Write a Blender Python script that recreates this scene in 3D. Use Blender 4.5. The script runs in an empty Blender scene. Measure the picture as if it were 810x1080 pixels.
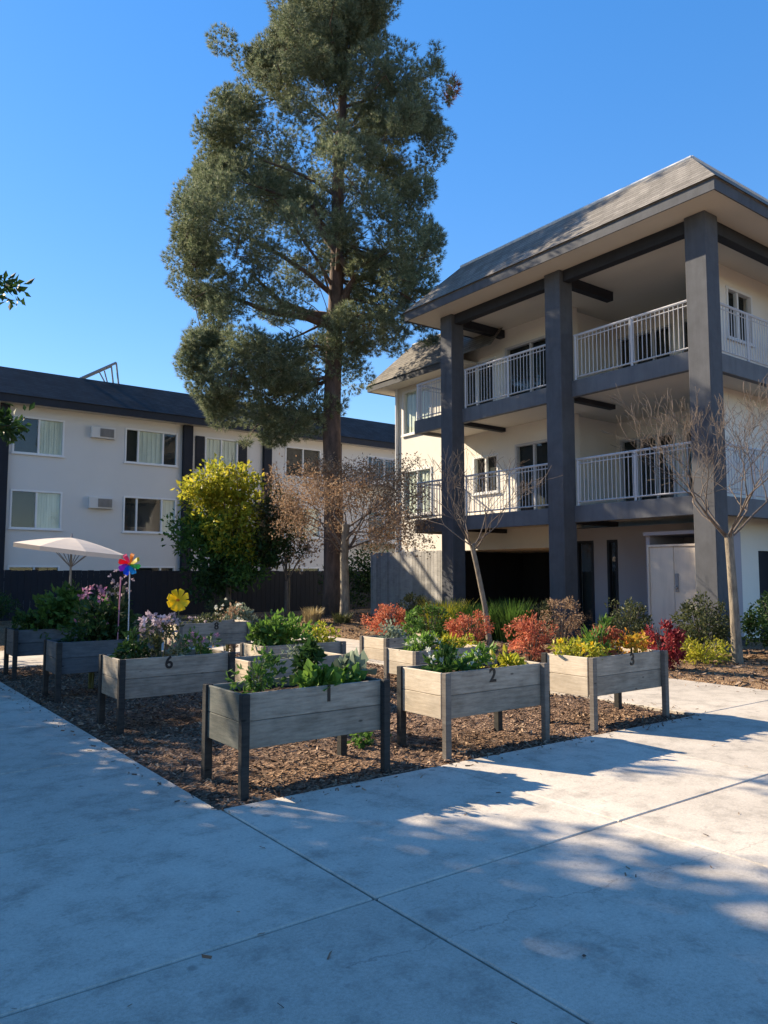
import bpy, math, random
import numpy as np
from mathutils import Vector, Matrix

R = math.radians
scene = bpy.context.scene
col = scene.collection

# ------------------------------------------------------------------ camera
TH = R(36.7)                       # camera yaw against the site grid
cam_d = bpy.data.cameras.new('camera')
cam = bpy.data.objects.new('camera', cam_d)
col.objects.link(cam)
cam_d.sensor_fit = 'HORIZONTAL'
cam_d.sensor_width = 36.0
cam_d.lens = 36.0 * 800 / 810
cam_d.clip_end = 2000
cam.location = (0, 0, 1.55)
cam.rotation_euler = (R(90) + math.atan(65 / 800), 0, -TH)
scene.camera = cam

# ------------------------------------------------------------------ sky and sun
SUN_EL = R(30)
SUN_V = Vector((-.428, .903, 0)).normalized() * math.cos(SUN_EL) + Vector((0, 0, math.sin(SUN_EL)))
w = bpy.data.worlds.new('World')
scene.world = w
w.use_nodes = True
nt = w.node_tree
bg = nt.nodes['Background']
sky = nt.nodes.new('ShaderNodeTexSky')
sky.sky_type = 'NISHITA'
sky.sun_disc = False
sky.sun_elevation = SUN_EL
sky.sun_rotation = math.atan2(SUN_V.x, SUN_V.y)
sky.altitude = 100
sky.air_density = 1.0
sky.dust_density = 0.05
sky.ozone_density = 2.5
hs = nt.nodes.new('ShaderNodeHueSaturation')
hs.inputs['Saturation'].default_value = 1.86
hs.inputs['Hue'].default_value = .513
gm_ = nt.nodes.new('ShaderNodeGamma')
gm_.inputs[1].default_value = .55
nt.links.new(sky.outputs[0], gm_.inputs[0])
nt.links.new(gm_.outputs[0], hs.inputs['Color'])
nt.links.new(hs.outputs[0], bg.inputs[0])
bg.inputs[1].default_value = 0.132
sun_d = bpy.data.lights.new('sun', 'SUN')
sun_d.energy = 3.5
sun_d.angle = R(0.5)
sun_d.color = (1.0, .84, .62)
sun = bpy.data.objects.new('sun', sun_d)
col.objects.link(sun)
sun.rotation_euler = SUN_V.to_track_quat('Z', 'Y').to_euler()
sun.location = (-20, 20, 30)

scene.view_settings.view_transform = 'Standard'
scene.view_settings.look = 'None'
scene.view_settings.gamma = 1
scene.view_settings.exposure = 1.82
scene.cycles.max_bounces = 6
scene.cycles.diffuse_bounces = 3
scene.cycles.transparent_max_bounces = 8
scene.cycles.sample_clamp_indirect = 6


def cw(r, f, z=0.0):
    """metres to the right / ahead of the viewpoint -> site grid"""
    return Vector((r * math.cos(TH) + f * math.sin(TH), -r * math.sin(TH) + f * math.cos(TH), z))


# ------------------------------------------------------------------ materials
def new_mat(name):
    m = bpy.data.materials.new(name)
    m.use_nodes = True
    t = m.node_tree
    return m, t, t.nodes['Principled BSDF']


def N(t, kind, **kw):
    n = t.nodes.new('ShaderNode' + kind)
    for k, v in kw.items():
        if k in n.inputs:
            n.inputs[k].default_value = v
        else:
            setattr(n, k, v)
    return n


def mixc(t, fac, a, b, mode='MIX'):
    n = t.nodes.new('ShaderNodeMix')
    n.data_type = 'RGBA'
    n.blend_type = mode
    for sock, v in ((n.inputs[0], fac), (n.inputs[6], a), (n.inputs[7], b)):
        if isinstance(v, bpy.types.NodeSocket):
            t.links.new(v, sock)
        elif isinstance(v, (int, float)):
            sock.default_value = v
        else:
            sock.default_value = (*v, 1) if len(v) == 3 else v
    return n.outputs[2]


def ramp(t, src, stops):
    r = t.nodes.new('ShaderNodeValToRGB')
    e = r.color_ramp.elements
    while len(e) < len(stops):
        e.new(.5)
    for el, (p, c) in zip(e, stops):
        el.position = p
        el.color = (*c, 1) if not isinstance(c, (int, float)) else (c, c, c, 1)
    t.links.new(src, r.inputs[0])
    return r.outputs[0]


def noise(t, scale, detail=4, rough=.6, vec=None, stretch=None):
    n = N(t, 'TexNoise', Scale=scale, Detail=detail, Roughness=rough)
    if vec is None:
        tc = N(t, 'TexCoord')
        vec = tc.outputs['Object']
    if stretch:
        mp = N(t, 'Mapping')
        mp.inputs['Scale'].default_value = stretch
        t.links.new(vec, mp.inputs[0])
        vec = mp.outputs[0]
    t.links.new(vec, n.inputs['Vector'])
    return n.outputs['Fac']


def bump(t, p, src, strength=.3, dist=.01):
    b = N(t, 'Bump', Strength=strength, Distance=dist)
    t.links.new(src, b.inputs['Height'])
    t.links.new(b.outputs[0], p.inputs['Normal'])


def paint(name, c, rough=.7, var=.12, scale=3.0, bscale=60, bstr=.15, streak=True, spec=.3):
    m, t, p = new_mat(name)
    a = tuple(x * (1 - var) for x in c)
    b = tuple(min(1, x * (1 + var)) for x in c)
    geo = N(t, 'NewGeometry')
    n1 = noise(t, scale, 5, .65, geo.outputs['Position'])
    c1 = mixc(t, n1, a, b)
    if streak:
        n2 = noise(t, 2.5, 4, .6, geo.outputs['Position'], (2.2, 2.2, .25))
        r2 = ramp(t, n2, [(.45, 1.0), (.75, .80)])
        c1 = mixc(t, 1.0, c1, r2, 'MULTIPLY')
    t.links.new(c1, p.inputs['Base Color'])
    p.inputs['Roughness'].default_value = rough
    p.inputs['Specular IOR Level'].default_value = spec
    bump(t, p, noise(t, bscale, 3, .6, geo.outputs['Position']), bstr, .01)
    return m


def wood(name, c1, c2, dark=.5):
    m, t, p = new_mat(name)
    tc = N(t, 'TexCoord')
    oi = N(t, 'ObjectInfo')
    add = N(t, 'VectorMath', operation='ADD')
    sc = N(t, 'VectorMath', operation='SCALE')
    sc.inputs[3].default_value = 37.0
    cmb = N(t, 'CombineXYZ')
    for i in range(3):
        t.links.new(oi.outputs['Random'], cmb.inputs[i])
    t.links.new(cmb.outputs[0], sc.inputs[0])
    t.links.new(tc.outputs['Object'], add.inputs[0])
    t.links.new(sc.outputs[0], add.inputs[1])
    v = add.outputs[0]
    g = noise(t, 5.0, 8, .7, v, (1.0, 1.0, 9.0))
    blot = noise(t, 4.0, 4, .6, v)
    geo = N(t, 'NewGeometry')
    cc = mixc(t, ramp(t, g, [(.32, 0), (.68, 1)]), c1, c2)
    isl = ramp(t, geo.outputs['Random Per Island'], [(0, .72), (1, 1.12)])
    cc = mixc(t, 1.0, cc, isl, 'MULTIPLY')
    cc = mixc(t, 1.0, cc, ramp(t, blot, [(.4, 1.0), (.72, dark)]), 'MULTIPLY')
    vor = N(t, 'TexVoronoi', Scale=3.2)
    mp = N(t, 'Mapping')
    mp.inputs['Scale'].default_value = (1.2, 1.2, 3.0)
    t.links.new(v, mp.inputs[0])
    t.links.new(mp.outputs[0], vor.inputs['Vector'])
    cc = mixc(t, 1.0, cc, ramp(t, vor.outputs['Distance'], [(.05, .35), (.11, 1.0)]), 'MULTIPLY')
    t.links.new(cc, p.inputs['Base Color'])
    p.inputs['Roughness'].default_value = .85
    p.inputs['Specular IOR Level'].default_value = .2
    bump(t, p, g, .5, .006)
    return m


def leafmat(name, c1, c2, trans=.35, rough=.55, c3=None):
    m, t, p = new_mat(name)
    geo = N(t, 'NewGeometry')
    stops = [(0, c1), (1, c2)] if c3 is None else [(0, c1), (.6, c2), (1, c3)]
    c = ramp(t, geo.outputs['Random Per Island'], stops)
    n = noise(t, 1.6, 3, .6, geo.outputs['Position'])
    c = mixc(t, 1.0, c, ramp(t, n, [(.3, .7), (.7, 1.25)]), 'MULTIPLY')
    t.links.new(c, p.inputs['Base Color'])
    p.inputs['Roughness'].default_value = rough
    p.inputs['Specular IOR Level'].default_value = .25
    tr = N(t, 'BsdfTranslucent')
    t.links.new(c, tr.inputs[0])
    mx = N(t, 'MixShader')
    mx.inputs[0].default_value = trans
    t.links.new(p.outputs[0], mx.inputs[1])
    t.links.new(tr.outputs[0], mx.inputs[2])
    t.links.new(mx.outputs[0], t.nodes['Material Output'].inputs[0])
    return m


def bark(name, c1, c2, sc=8):
    m, t, p = new_mat(name)
    geo = N(t, 'NewGeometry')
    n = noise(t, sc, 6, .7, geo.outputs['Position'], (1, 1, .3))
    c = mixc(t, ramp(t, n, [(.35, 0), (.65, 1)]), c1, c2)
    t.links.new(c, p.inputs['Base Color'])
    p.inputs['Roughness'].default_value = .9
    bump(t, p, n, .9, .03)
    return m


def glass(name, tint=(.93, .96, .94)):
    m, t, p = new_mat(name)
    tr = N(t, 'BsdfTransparent')
    tr.inputs[0].default_value = (*tint, 1)
    gl = N(t, 'BsdfGlossy', Roughness=.02)
    fr = N(t, 'Fresnel', IOR=1.65)
    n = noise(t, 1.3, 2)
    b = N(t, 'Bump', Strength=.04, Distance=.05)
    t.links.new(n, b.inputs['Height'])
    t.links.new(b.outputs[0], gl.inputs['Normal'])
    mx = N(t, 'MixShader')
    gg = N(t, 'NewGeometry')
    inv = N(t, 'Math', operation='SUBTRACT'); inv.inputs[0].default_value = 1.0
    t.links.new(gg.outputs['Backfacing'], inv.inputs[1])
    mul = N(t, 'Math', operation='MULTIPLY')
    t.links.new(fr.outputs[0], mul.inputs[0]); t.links.new(inv.outputs[0], mul.inputs[1])
    t.links.new(mul.outputs[0], mx.inputs[0])
    t.links.new(tr.outputs[0], mx.inputs[1])
    t.links.new(gl.outputs[0], mx.inputs[2])
    t.links.new(mx.outputs[0], t.nodes['Material Output'].inputs[0])
    return m


def concrete():
    m, t, p = new_mat('concrete')
    geo = N(t, 'NewGeometry')
    P = geo.outputs['Position']
    big = noise(t, .55, 5, .6, P)
    mid = noise(t, 3.2, 6, .72, P)
    fine = noise(t, 55, 4, .7, P)
    grit = noise(t, 260, 2, .6, P)
    c = mixc(t, ramp(t, big, [(.3, 0), (.7, 1)]), (.45, .40, .335), (.57, .508, .425))
    c = mixc(t, 1.0, c, ramp(t, mid, [(.30, .62), (.5, 1.0), (.72, 1.14)]), 'MULTIPLY')
    c = mixc(t, 1.0, c, ramp(t, fine, [(.3, .84), (.6, 1.05)]), 'MULTIPLY')
    c = mixc(t, 1.0, c, ramp(t, grit, [(.3, .85), (.6, 1.06)]), 'MULTIPLY')
    isl = ramp(t, geo.outputs['Random Per Island'], [(0, .90), (1, 1.06)])
    c = mixc(t, 1.0, c, isl, 'MULTIPLY')
    # spots (old gum, drips)
    v = N(t, 'TexVoronoi', Scale=2.1)
    t.links.new(P, v.inputs['Vector'])
    wn = N(t, 'TexWhiteNoise')
    t.links.new(v.outputs['Position'], wn.inputs[0])
    rad = N(t, 'Math', operation='MULTIPLY')
    t.links.new(wn.outputs[0], rad.inputs[0])
    rad.inputs[1].default_value = .085
    dd = N(t, 'Math', operation='SUBTRACT')
    t.links.new(v.outputs['Distance'], dd.inputs[0])
    t.links.new(rad.outputs[0], dd.inputs[1])
    c = mixc(t, 1.0, c, ramp(t, dd.outputs[0], [(0, .66), (.02, 1.0)]), 'MULTIPLY')
    spk = noise(t, 17, 3, .6, P)
    c = mixc(t, ramp(t, spk, [(.60, 0), (.70, .36)]), c, (.22, .20, .18))
    spk2 = noise(t, 9, 4, .7, P)
    c = mixc(t, ramp(t, spk2, [(.56, 0), (.72, .30)]), c, (.68, .62, .53))
    # pale scuffs
    sc = noise(t, 2.3, 5, .7, P, (1.0, 3.5, 1))
    c = mixc(t, ramp(t, sc, [(.64, 0), (.76, .30)]), c, (.64, .60, .53))
    # hairline crack across the slabs
    xyz = N(t, 'SeparateXYZ')
    t.links.new(P, xyz.inputs[0])
    wob = noise(t, 2.2, 6, .65, P)
    l = N(t, 'Math', operation='MULTIPLY_ADD')      # 0.15*x + y
    t.links.new(xyz.outputs[0], l.inputs[0]); l.inputs[1].default_value = .10
    t.links.new(xyz.outputs[1], l.inputs[2])
    l2 = N(t, 'Math', operation='MULTIPLY_ADD')
    t.links.new(wob, l2.inputs[0]); l2.inputs[1].default_value = .35
    t.links.new(l.outputs[0], l2.inputs[2])
    l3 = N(t, 'Math', operation='SUBTRACT'); t.links.new(l2.outputs[0], l3.inputs[0]); l3.inputs[1].default_value = 2.97
    l4 = N(t, 'Math', operation='ABSOLUTE'); t.links.new(l3.outputs[0], l4.inputs[0])
    gate = N(t, 'Math', operation='GREATER_THAN'); t.links.new(xyz.outputs[0], gate.inputs[0]); gate.inputs[1].default_value = 1.75
    ck = ramp(t, l4.outputs[0], [(.0, .55), (.006, 0)])
    gm = N(t, 'Math', operation='MULTIPLY'); t.links.new(ck, gm.inputs[0]); t.links.new(gate.outputs[0], gm.inputs[1])
    c = mixc(t, gm.outputs[0], c, (.17, .15, .13))
    t.links.new(c, p.inputs['Base Color'])
    p.inputs['Roughness'].default_value = .8
    p.inputs['Specular IOR Level'].default_value = .3
    bump(t, p, fine, .35, .006)
    return m


def mulch(name, c1, c2, c3):
    m, t, p = new_mat(name)
    geo = N(t, 'NewGeometry')
    P = geo.outputs['Position']
    v = N(t, 'TexVoronoi', Scale=34)
    mp = N(t, 'Mapping'); mp.inputs['Scale'].default_value = (1, 1.7, 1)
    t.links.new(P, mp.inputs[0]); t.links.new(mp.outputs[0], v.inputs['Vector'])
    sx = N(t, 'SeparateColor'); t.links.new(v.outputs['Color'], sx.inputs[0])
    big = noise(t, .9, 5, .65, P)
    c = ramp(t, sx.outputs[0], [(0, c1), (.6, c2), (1, c3)])
    c = mixc(t, 1.0, c, ramp(t, big, [(.3, .65), (.7, 1.2)]), 'MULTIPLY')
    t.links.new(c, p.inputs['Base Color'])
    p.inputs['Roughness'].default_value = .95
    p.inputs['Specular IOR Level'].default_value = .1
    bump(t, p, v.outputs['Distance'], .8, .03)
    return m


def shingle(name, c):
    m, t, p = new_mat(name)
    geo = N(t, 'NewGeometry')
    P = geo.outputs['Position']
    xyz = N(t, 'SeparateXYZ'); t.links.new(P, xyz.inputs[0])
    add = N(t, 'Math', operation='ADD'); t.links.new(xyz.outputs[0], add.inputs[0]); t.links.new(xyz.outputs[1], add.inputs[1])
    cmb = N(t, 'CombineXYZ'); t.links.new(add.outputs[0], cmb.inputs[0]); t.links.new(xyz.outputs[2], cmb.inputs[1])
    b = N(t, 'TexBrick', Scale=1.0)
    t.links.new(cmb.outputs[0], b.inputs['Vector'])
    b.inputs['Color1'].default_value = (*[x * .8 for x in c], 1)
    b.inputs['Color2'].default_value = (*[x * 1.2 for x in c], 1)
    b.inputs['Mortar'].default_value = (*[x * .45 for x in c], 1)
    b.inputs['Mortar Size'].default_value = .008
    b.inputs['Brick Width'].default_value = .3
    b.inputs['Row Height'].default_value = .10
    n = noise(t, 30, 5, .7, P)
    cc = mixc(t, 1.0, b.outputs['Color'], ramp(t, n, [(.3, .7), (.7, 1.25)]), 'MULTIPLY')
    cc = mixc(t, 1.0, cc, ramp(t, noise(t, 1.2, 4, .6, P), [(.35, .8), (.65, 1.1)]), 'MULTIPLY')
    t.links.new(cc, p.inputs['Base Color'])
    p.inputs['Roughness'].default_value = .95
    p.inputs['Specular IOR Level'].default_value = .15
    bump(t, p, b.outputs['Fac'], .5, -.02)
    return m


M = {
    'concrete': concrete(),
    'joint': paint('joint_dirt', (.09, .08, .07), .95, .3, 12, streak=False),
    'ground': mulch('soil_mulch', (.10, .06, .035), (.25, .155, .09), (.42, .29, .17)),
    'bed': mulch('bark_mulch', (.06, .04, .03), (.18, .112, .075), (.36, .24, .16)),
    'chips': leafmat('bark_chips', (.06, .04, .03), (.17, .108, .074), 0.0, .9, (.38, .27, .18)),
    'soil': mulch('potting_soil', (.02, .014, .01), (.05, .035, .025), (.10, .07, .05)),
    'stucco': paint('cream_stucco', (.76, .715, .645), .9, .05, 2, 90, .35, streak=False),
    'greystucco': paint('grey_stucco', (.63, .615, .595), .9, .04, 1.2, 90, .3, streak=False),
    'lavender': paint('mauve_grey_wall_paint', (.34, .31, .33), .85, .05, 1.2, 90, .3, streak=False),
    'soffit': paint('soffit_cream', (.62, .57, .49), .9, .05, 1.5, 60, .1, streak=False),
    'trim': paint('charcoal_trim_paint', (.022, .024, .031), .7, .16, 4, 80, .25),
    'column': paint('grey_column_paint', (.085, .089, .10), .75, .32, 3.5, 70, .35, spec=.15),
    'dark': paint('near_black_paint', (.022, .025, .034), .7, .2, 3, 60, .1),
    'navyfence': paint('navy_fence_paint', (.012, .015, .024), .7, .25, 3, 60, .15),
    'greyfence': wood('weathered_grey_boards', (.36, .35, .34), (.50, .485, .46), .75),
    'rail': paint('railing_paint', (.50, .50, .52), .55, .08, 6, 60, .05, streak=False),
    'white': paint('white_window_frame', (.72, .72, .72), .5, .05, 4, 60, .05, streak=False),
    'door': paint('beige_door_paint', (.62, .53, .44), .7, .07, 2, 60, .12),
    'slab': paint('slab_edge_paint', (.13, .135, .148), .7, .25, 3.5, 70, .25, spec=.2),
    'glass': glass('window_glass'),
    'blind_reflection': paint('pale_blind_reflection', (.62, .66, .58), .8, .1, 2, 60, .05),  # real blinds on the wing; painted pane reflections on the left building
    'room_dark': paint('dark_room_colour', (.03, .034, .036), .9, .2, 2, 60, .05),  # flat dark colour stands in for the unlit rooms behind the glass
    'roof_brown': shingle('brown_shingles', (.215, .20, .182)),
    'roof_dark': shingle('charcoal_shingles', (.042, .047, .052)),
    'coping': paint('pale_metal_coping', (.6, .6, .6), .5, .08, 4, 60, .05),
    'metal': paint('grey_metal', (.25, .25, .26), .45, .15, 8, 60, .05),
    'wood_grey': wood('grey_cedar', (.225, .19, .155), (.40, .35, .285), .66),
    'wood_sunlit': wood('sunlit_cedar', (.52, .43, .32), (.70, .60, .47), .8),  # sunlit copy of the grey cedar, light painted into the end panels
    'wood_deep_shade': wood('deep_shade_cedar', (.085, .095, .085), (.16, .16, .14), .6),  # shaded copy of the cedar, deep shade painted into its colour
    'wood_blue_shade': wood('blue_shade_cedar', (.075, .085, .095), (.13, .14, .15), .65),  # bluish shade on the far-left boxes painted into the cedar
    'leg_dark': wood('dark_leg_timber', (.03, .03, .03), (.065, .062, .058), .7),
    'leg_grey': wood('grey_leg_timber', (.15, .13, .115), (.25, .22, .19), .7),
    'numeral': paint('black_numeral', (.012, .012, .013), .5, .1, 5, streak=False),
    'pinebark': bark('red_brown_pine_bark', (.055, .036, .028), (.15, .095, .07), 7),
    'palebark': bark('pale_bark', (.12, .098, .075), (.28, .235, .175), 14),
    'twig': bark('grey_tan_twigs', (.085, .066, .055), (.17, .135, .112), 12),
    'brownbark': bark('brown_bark', (.07, .055, .04), (.16, .12, .09), 9),
    'stem': bark('green_stem', (.07, .08, .03), (.14, .15, .06), 12),
    'needle': leafmat('pine_needles', (.070, .108, .056), (.20, .238, .13), .38, .6, (.40, .41, .26)),
    'needle_dead': leafmat('dead_pine_needles', (.22, .09, .04), (.32, .15, .07), .3),
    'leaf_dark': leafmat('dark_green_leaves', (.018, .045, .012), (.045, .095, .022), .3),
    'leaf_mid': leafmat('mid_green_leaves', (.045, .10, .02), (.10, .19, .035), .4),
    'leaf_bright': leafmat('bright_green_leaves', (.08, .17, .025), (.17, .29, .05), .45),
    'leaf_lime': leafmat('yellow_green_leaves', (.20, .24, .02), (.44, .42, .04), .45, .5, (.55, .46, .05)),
    'leaf_olive': leafmat('olive_leaves', (.05, .065, .025), (.12, .13, .05), .3),
    'leaf_sage': leafmat('silvery_leaves', (.16, .20, .14), (.30, .36, .26), .3),
    'leaf_dry': leafmat('dry_brown_leaves', (.21, .125, .07), (.36, .235, .14), .3, .7, (.46, .33, .22)),
    'leaf_red': leafmat('scarlet_leaves', (.32, .075, .045), (.54, .16, .09), .38, .5, (.54, .25, .13)),
    'leaf_maroon': leafmat('crimson_leaves', (.17, .02, .028), (.34, .045, .05), .35),
    'leaf_orange': leafmat('orange_green_leaves', (.30, .30, .03), (.56, .30, .03), .4, .5, (.60, .17, .04)),
    'straw': leafmat('straw_grass', (.26, .20, .09), (.45, .36, .19), .3),
    'flower_lilac': leafmat('lilac_petals', (.34, .25, .30), (.56, .45, .47), .3),
    'flower_pink': leafmat('pink_petals', (.5, .16, .34), (.68, .38, .42), .3),
    'flower_white': leafmat('white_petals', (.62, .62, .50), (.78, .78, .68), .3),
    'flower_yellow': leafmat('yellow_petals', (.72, .44, .02), (.85, .62, .03), .3),
    'canvas': paint('cream_canvas', (.62, .53, .45), .9, .05, 3, 200, .1, streak=False),
}
for nm, c in dict(spin_red=(.75, .03, .05), spin_pink=(.8, .10, .30), spin_orange=(.85, .28, .02), spin_yellow=(.85, .65, .03),
                  spin_green=(.08, .5, .10), spin_blue=(.02, .13, .70), spin_cyan=(.03, .35, .70), spin_purple=(.30, .06, .5)).items():
    M[nm] = leafmat(nm, c, c, .45, .4)


# ------------------------------------------------------------------ mesh helpers
class MB:
    def __init__(s):
        s.v = []
        s.f = []

    def quad(s, a, b, c, d):
        n = len(s.v)
        s.v += [tuple(a), tuple(b), tuple(c), tuple(d)]
        s.f.append((n, n + 1, n + 2, n + 3))

    def box(s, x0, y0, z0, x1, y1, z1, ch=0.0):
        n = len(s.v)
        if ch <= 0:
            s.v += [(x, y, z) for z in (z0, z1) for y in (y0, y1) for x in (x0, x1)]
            s.f += [tuple(n + i for i in q) for q in ((0, 2, 3, 1), (4, 5, 7, 6), (0, 1, 5, 4), (2, 6, 7, 3), (0, 4, 6, 2), (1, 3, 7, 5))]
            return
        # chamfered box: 24 verts
        import itertools
        idx = {}
        lo, hi = (x0, y0, z0), (x1, y1, z1)
        for sg in itertools.product((0, 1), repeat=3):
            for ax in range(3):
                p = []
                for k in range(3):
                    b = hi[k] if sg[k] else lo[k]
                    if k != ax:
                        b += -ch if sg[k] else ch
                    p.append(b)
                idx[(sg, ax)] = len(s.v)
                s.v.append(tuple(p))
        for ax in range(3):
            o = [k for k in range(3) if k != ax]
            for sd in (0, 1):
                ring = []
                for a, b in ((0, 0), (1, 0), (1, 1), (0, 1)):
                    sg = [0, 0, 0]; sg[ax] = sd; sg[o[0]] = a; sg[o[1]] = b
                    ring.append(idx[(tuple(sg), ax)])
                flip = (sd == 1) == (ax == 1)
                s.f.append(tuple(ring[::-1] if flip else ring))
            for a in (0, 1):
                for b in (0, 1):
                    s0 = [0, 0, 0]; s1 = [0, 0, 0]
                    s0[o[0]] = s1[o[0]] = a; s0[o[1]] = s1[o[1]] = b; s1[ax] = 1
                    s.f.append((idx[(tuple(s0), o[0])], idx[(tuple(s1), o[0])], idx[(tuple(s1), o[1])], idx[(tuple(s0), o[1])]))
        for sg in itertools.product((0, 1), repeat=3):
            s.f.append((idx[(sg, 0)], idx[(sg, 1)], idx[(sg, 2)]))

    def tube(s, pts, rad, n=8, cap=True):
        pts = [Vector(p) for p in pts]
        base = len(s.v)
        up = Vector((0, 0, 1))
        for i, p in enumerate(pts):
            d = (pts[min(i + 1, len(pts) - 1)] - pts[max(i - 1, 0)]).normalized()
            ref = Vector((1, 0, 0)) if abs(d.z) > .8 else up
            a = d.cross(ref).normalized()
            b = d.cross(a)
            for k in range(n):
                t = 2 * math.pi * k / n
                s.v.append(tuple(p + (a * math.cos(t) + b * math.sin(t)) * rad[i]))
        for i in range(len(pts) - 1):
            for k in range(n):
                o = base + i * n
                s.f.append((o + k, o + (k + 1) % n, o + n + (k + 1) % n, o + n + k))
        if cap:
            s.f.append(tuple(base + k for k in range(n))[::-1])
            s.f.append(tuple(base + (len(pts) - 1) * n + k for k in range(n)))

    def bar(s, a, b, w, n=4):
        s.tube([a, b], [w, w], n)

    def arrays(s, V, F):
        n = len(s.v)
        s.v += [tuple(x) for x in V.tolist()]
        s.f += [tuple(i + n for i in f) for f in F.tolist()]

    def build(s, name, m, parent=None, smooth=False, loc=None):
        me = bpy.data.meshes.new(name)
        me.from_pydata(s.v, [], s.f)
        me.materials.append(m)
        if smooth:
            me.polygons.foreach_set('use_smooth', [True] * len(me.polygons))
        me.update()
        o = bpy.data.objects.new(name, me)
        col.objects.link(o)
        if parent is not None:
            o.parent = parent
        if loc is not None:
            o.location = loc
        return o


def tag(o, label=None, cat=None, group=None, kind=None):
    if label: o['label'] = label
    if cat: o['category'] = cat
    if group: o['group'] = group
    if kind: o['kind'] = kind
    return o


def thing(name, label, cat, loc=(0, 0, 0), rz=0, group=None):
    o = bpy.data.objects.new(name, None)
    o.empty_display_size = .2
    col.objects.link(o)
    o.location = loc
    o.rotation_euler = (0, 0, rz)
    return tag(o, label, cat, group)


def copy_tree(o, parent=None):
    c = o.copy()
    col.objects.link(c)
    if parent is not None:
        c.parent = parent
    for ch in [x for x in bpy.data.objects if x.parent == o]:
        copy_tree(ch, c)
    return c


def smoothn(x, y, seed=0):
    """cheap value noise for ground relief"""
    s = 0
    for i, (f, a) in enumerate(((.9, .5), (2.1, .3), (4.7, .2))):
        s += a * math.sin(f * x + 1.7 * i + seed) * math.cos(f * y * 1.13 + 2.3 * i + seed * 1.3)
    return s


def leaf_arrays(n, rng, centre, rad, size, shell=.5, clumps=0, crad=.35, aspect=.5, up=.0, half=False):
    """n folded leaf quads spread through an ellipsoid; clumps>0 gathers them in tufts"""
    c = np.array(centre, float); rad = np.array(rad, float)
    def ball(k, p):
        d = rng.normal(size=(k, 3)); d /= np.linalg.norm(d, axis=1)[:, None]
        if half: d[:, 2] = np.abs(d[:, 2])
        return d * (rng.random(k) ** p)[:, None]
    if clumps:
        cc = ball(clumps, shell) * rad
        pick = rng.integers(0, clumps, n)
        sz = (.6 + .8 * rng.random(clumps))[pick][:, None]
        P = c + cc[pick] + ball(n, .45) * crad * sz
    else:
        P = c + ball(n, shell) * rad
    a = rng.normal(size=(n, 3)) + (P - c) / np.maximum(rad, 1e-3) * .9 + np.array([0, 0, up])
    a /= np.linalg.norm(a, axis=1)[:, None]
    b = np.cross(a, rng.normal(size=(n, 3))); b /= np.linalg.norm(b, axis=1)[:, None]
    nn = np.cross(a, b)
    L = (size * (.65 + .7 * rng.random(n)))[:, None]
    W = L * aspect
    V = np.stack([P, P + a * L * .5 + b * W * .5 + nn * L * .10, P + a * L, P + a * L * .5 - b * W * .5 + nn * L * .10], 1).reshape(-1, 3)
    F = np.arange(n * 4).reshape(n, 4)
    return V, F


# ------------------------------------------------------------------ the ground and paving
BX0, BX1, BY0, BY1 = 2.2, 7.9, 4.77, 13.9        # raised-bed court
SX = 10.25                                       # edge of planting strip by the building
PY1 = 17.0                                       # far side of the cross path


def ground_z(x, y):
    z = -.05
    if x > SX + .02 and y < 30 or y > PY1 + .02:
        z = .015 + .03 * smoothn(x, y)
        z += .30 * math.exp(-((x - 11.8) ** 2 / 9 + (y - 18.9) ** 2 / 5))
        if x > 14.3 and y < 23: z = min(z, .03)
    return z


def build_ground():
    xs = [-400, -60] + [-12 + .3 * i for i in range(int(44 / .3) + 1)] + [70, 500]
    ys = [-400, -60] + [-8 + .3 * i for i in range(int(42 / .3) + 1)] + [80, 600]
    b = MB()
    b.v = [(x, y, ground_z(x, y) if -12.1 < x < 32.1 and -8.1 < y < 34.2 else -.05) for y in ys for x in xs]
    nx = len(xs)
    b.f = [(j * nx + i, j * nx + i + 1, (j + 1) * nx + i + 1, (j + 1) * nx + i) for j in range(len(ys) - 1) for i in range(nx - 1)]
    tag(b.build('ground', M['ground'], smooth=True), kind='structure')


build_ground()
JX = [BX0 - 1.66 * k for k in range(9, 0, -1)] + [BX0 + .02 + 1.9 * k for k in range(0, 5)] + [SX]
JY = [BY0 - 1.72 * k for k in range(8, -1, -1)]


def paving(name, xs, ys, z=0.0):
    b = MB()
    g = .006
    rng = random.Random(4)
    for i in range(len(xs) - 1):
        for j in range(len(ys) - 1):
            x0, x1, y0, y1 = xs[i] + g * (i > 0), xs[i + 1] - g * (i < len(xs) - 2), ys[j] + g * (j > 0), ys[j + 1] - g * (j < len(ys) - 2)
            dz = rng.uniform(-.002, .002)
            b.box(x0, y0, z - .10, x1, y1, z + dz, .007)
    return tag(b.build(name, M['concrete']), kind='structure')


front = paving('pavement', JX, JY)
paving('path', [BX0 - 1.66 * k for k in (9, 7, 5, 3, 2, 1)] + [BX0], [BY0 + .013 + 1.83 * k for k in range(0, 6)])
paving('path', [BX1, SX], [BY0 + .013 + 1.83 * k for k in range(0, 6)])
paving('path', [BX0 - 1.66 * k for k in (9, 7, 5, 3, 2, 1)] + [BX0 + 1.9 * k for k in range(0, 4)] + [SX], [BY1 + .03, PY1])
jb = MB(); jb.box(-13, -9.2, -.045, SX - .05, BY0 - .05, -.014)
tag(jb.build('pavement_joint_base', M['joint']), kind='structure')

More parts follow.
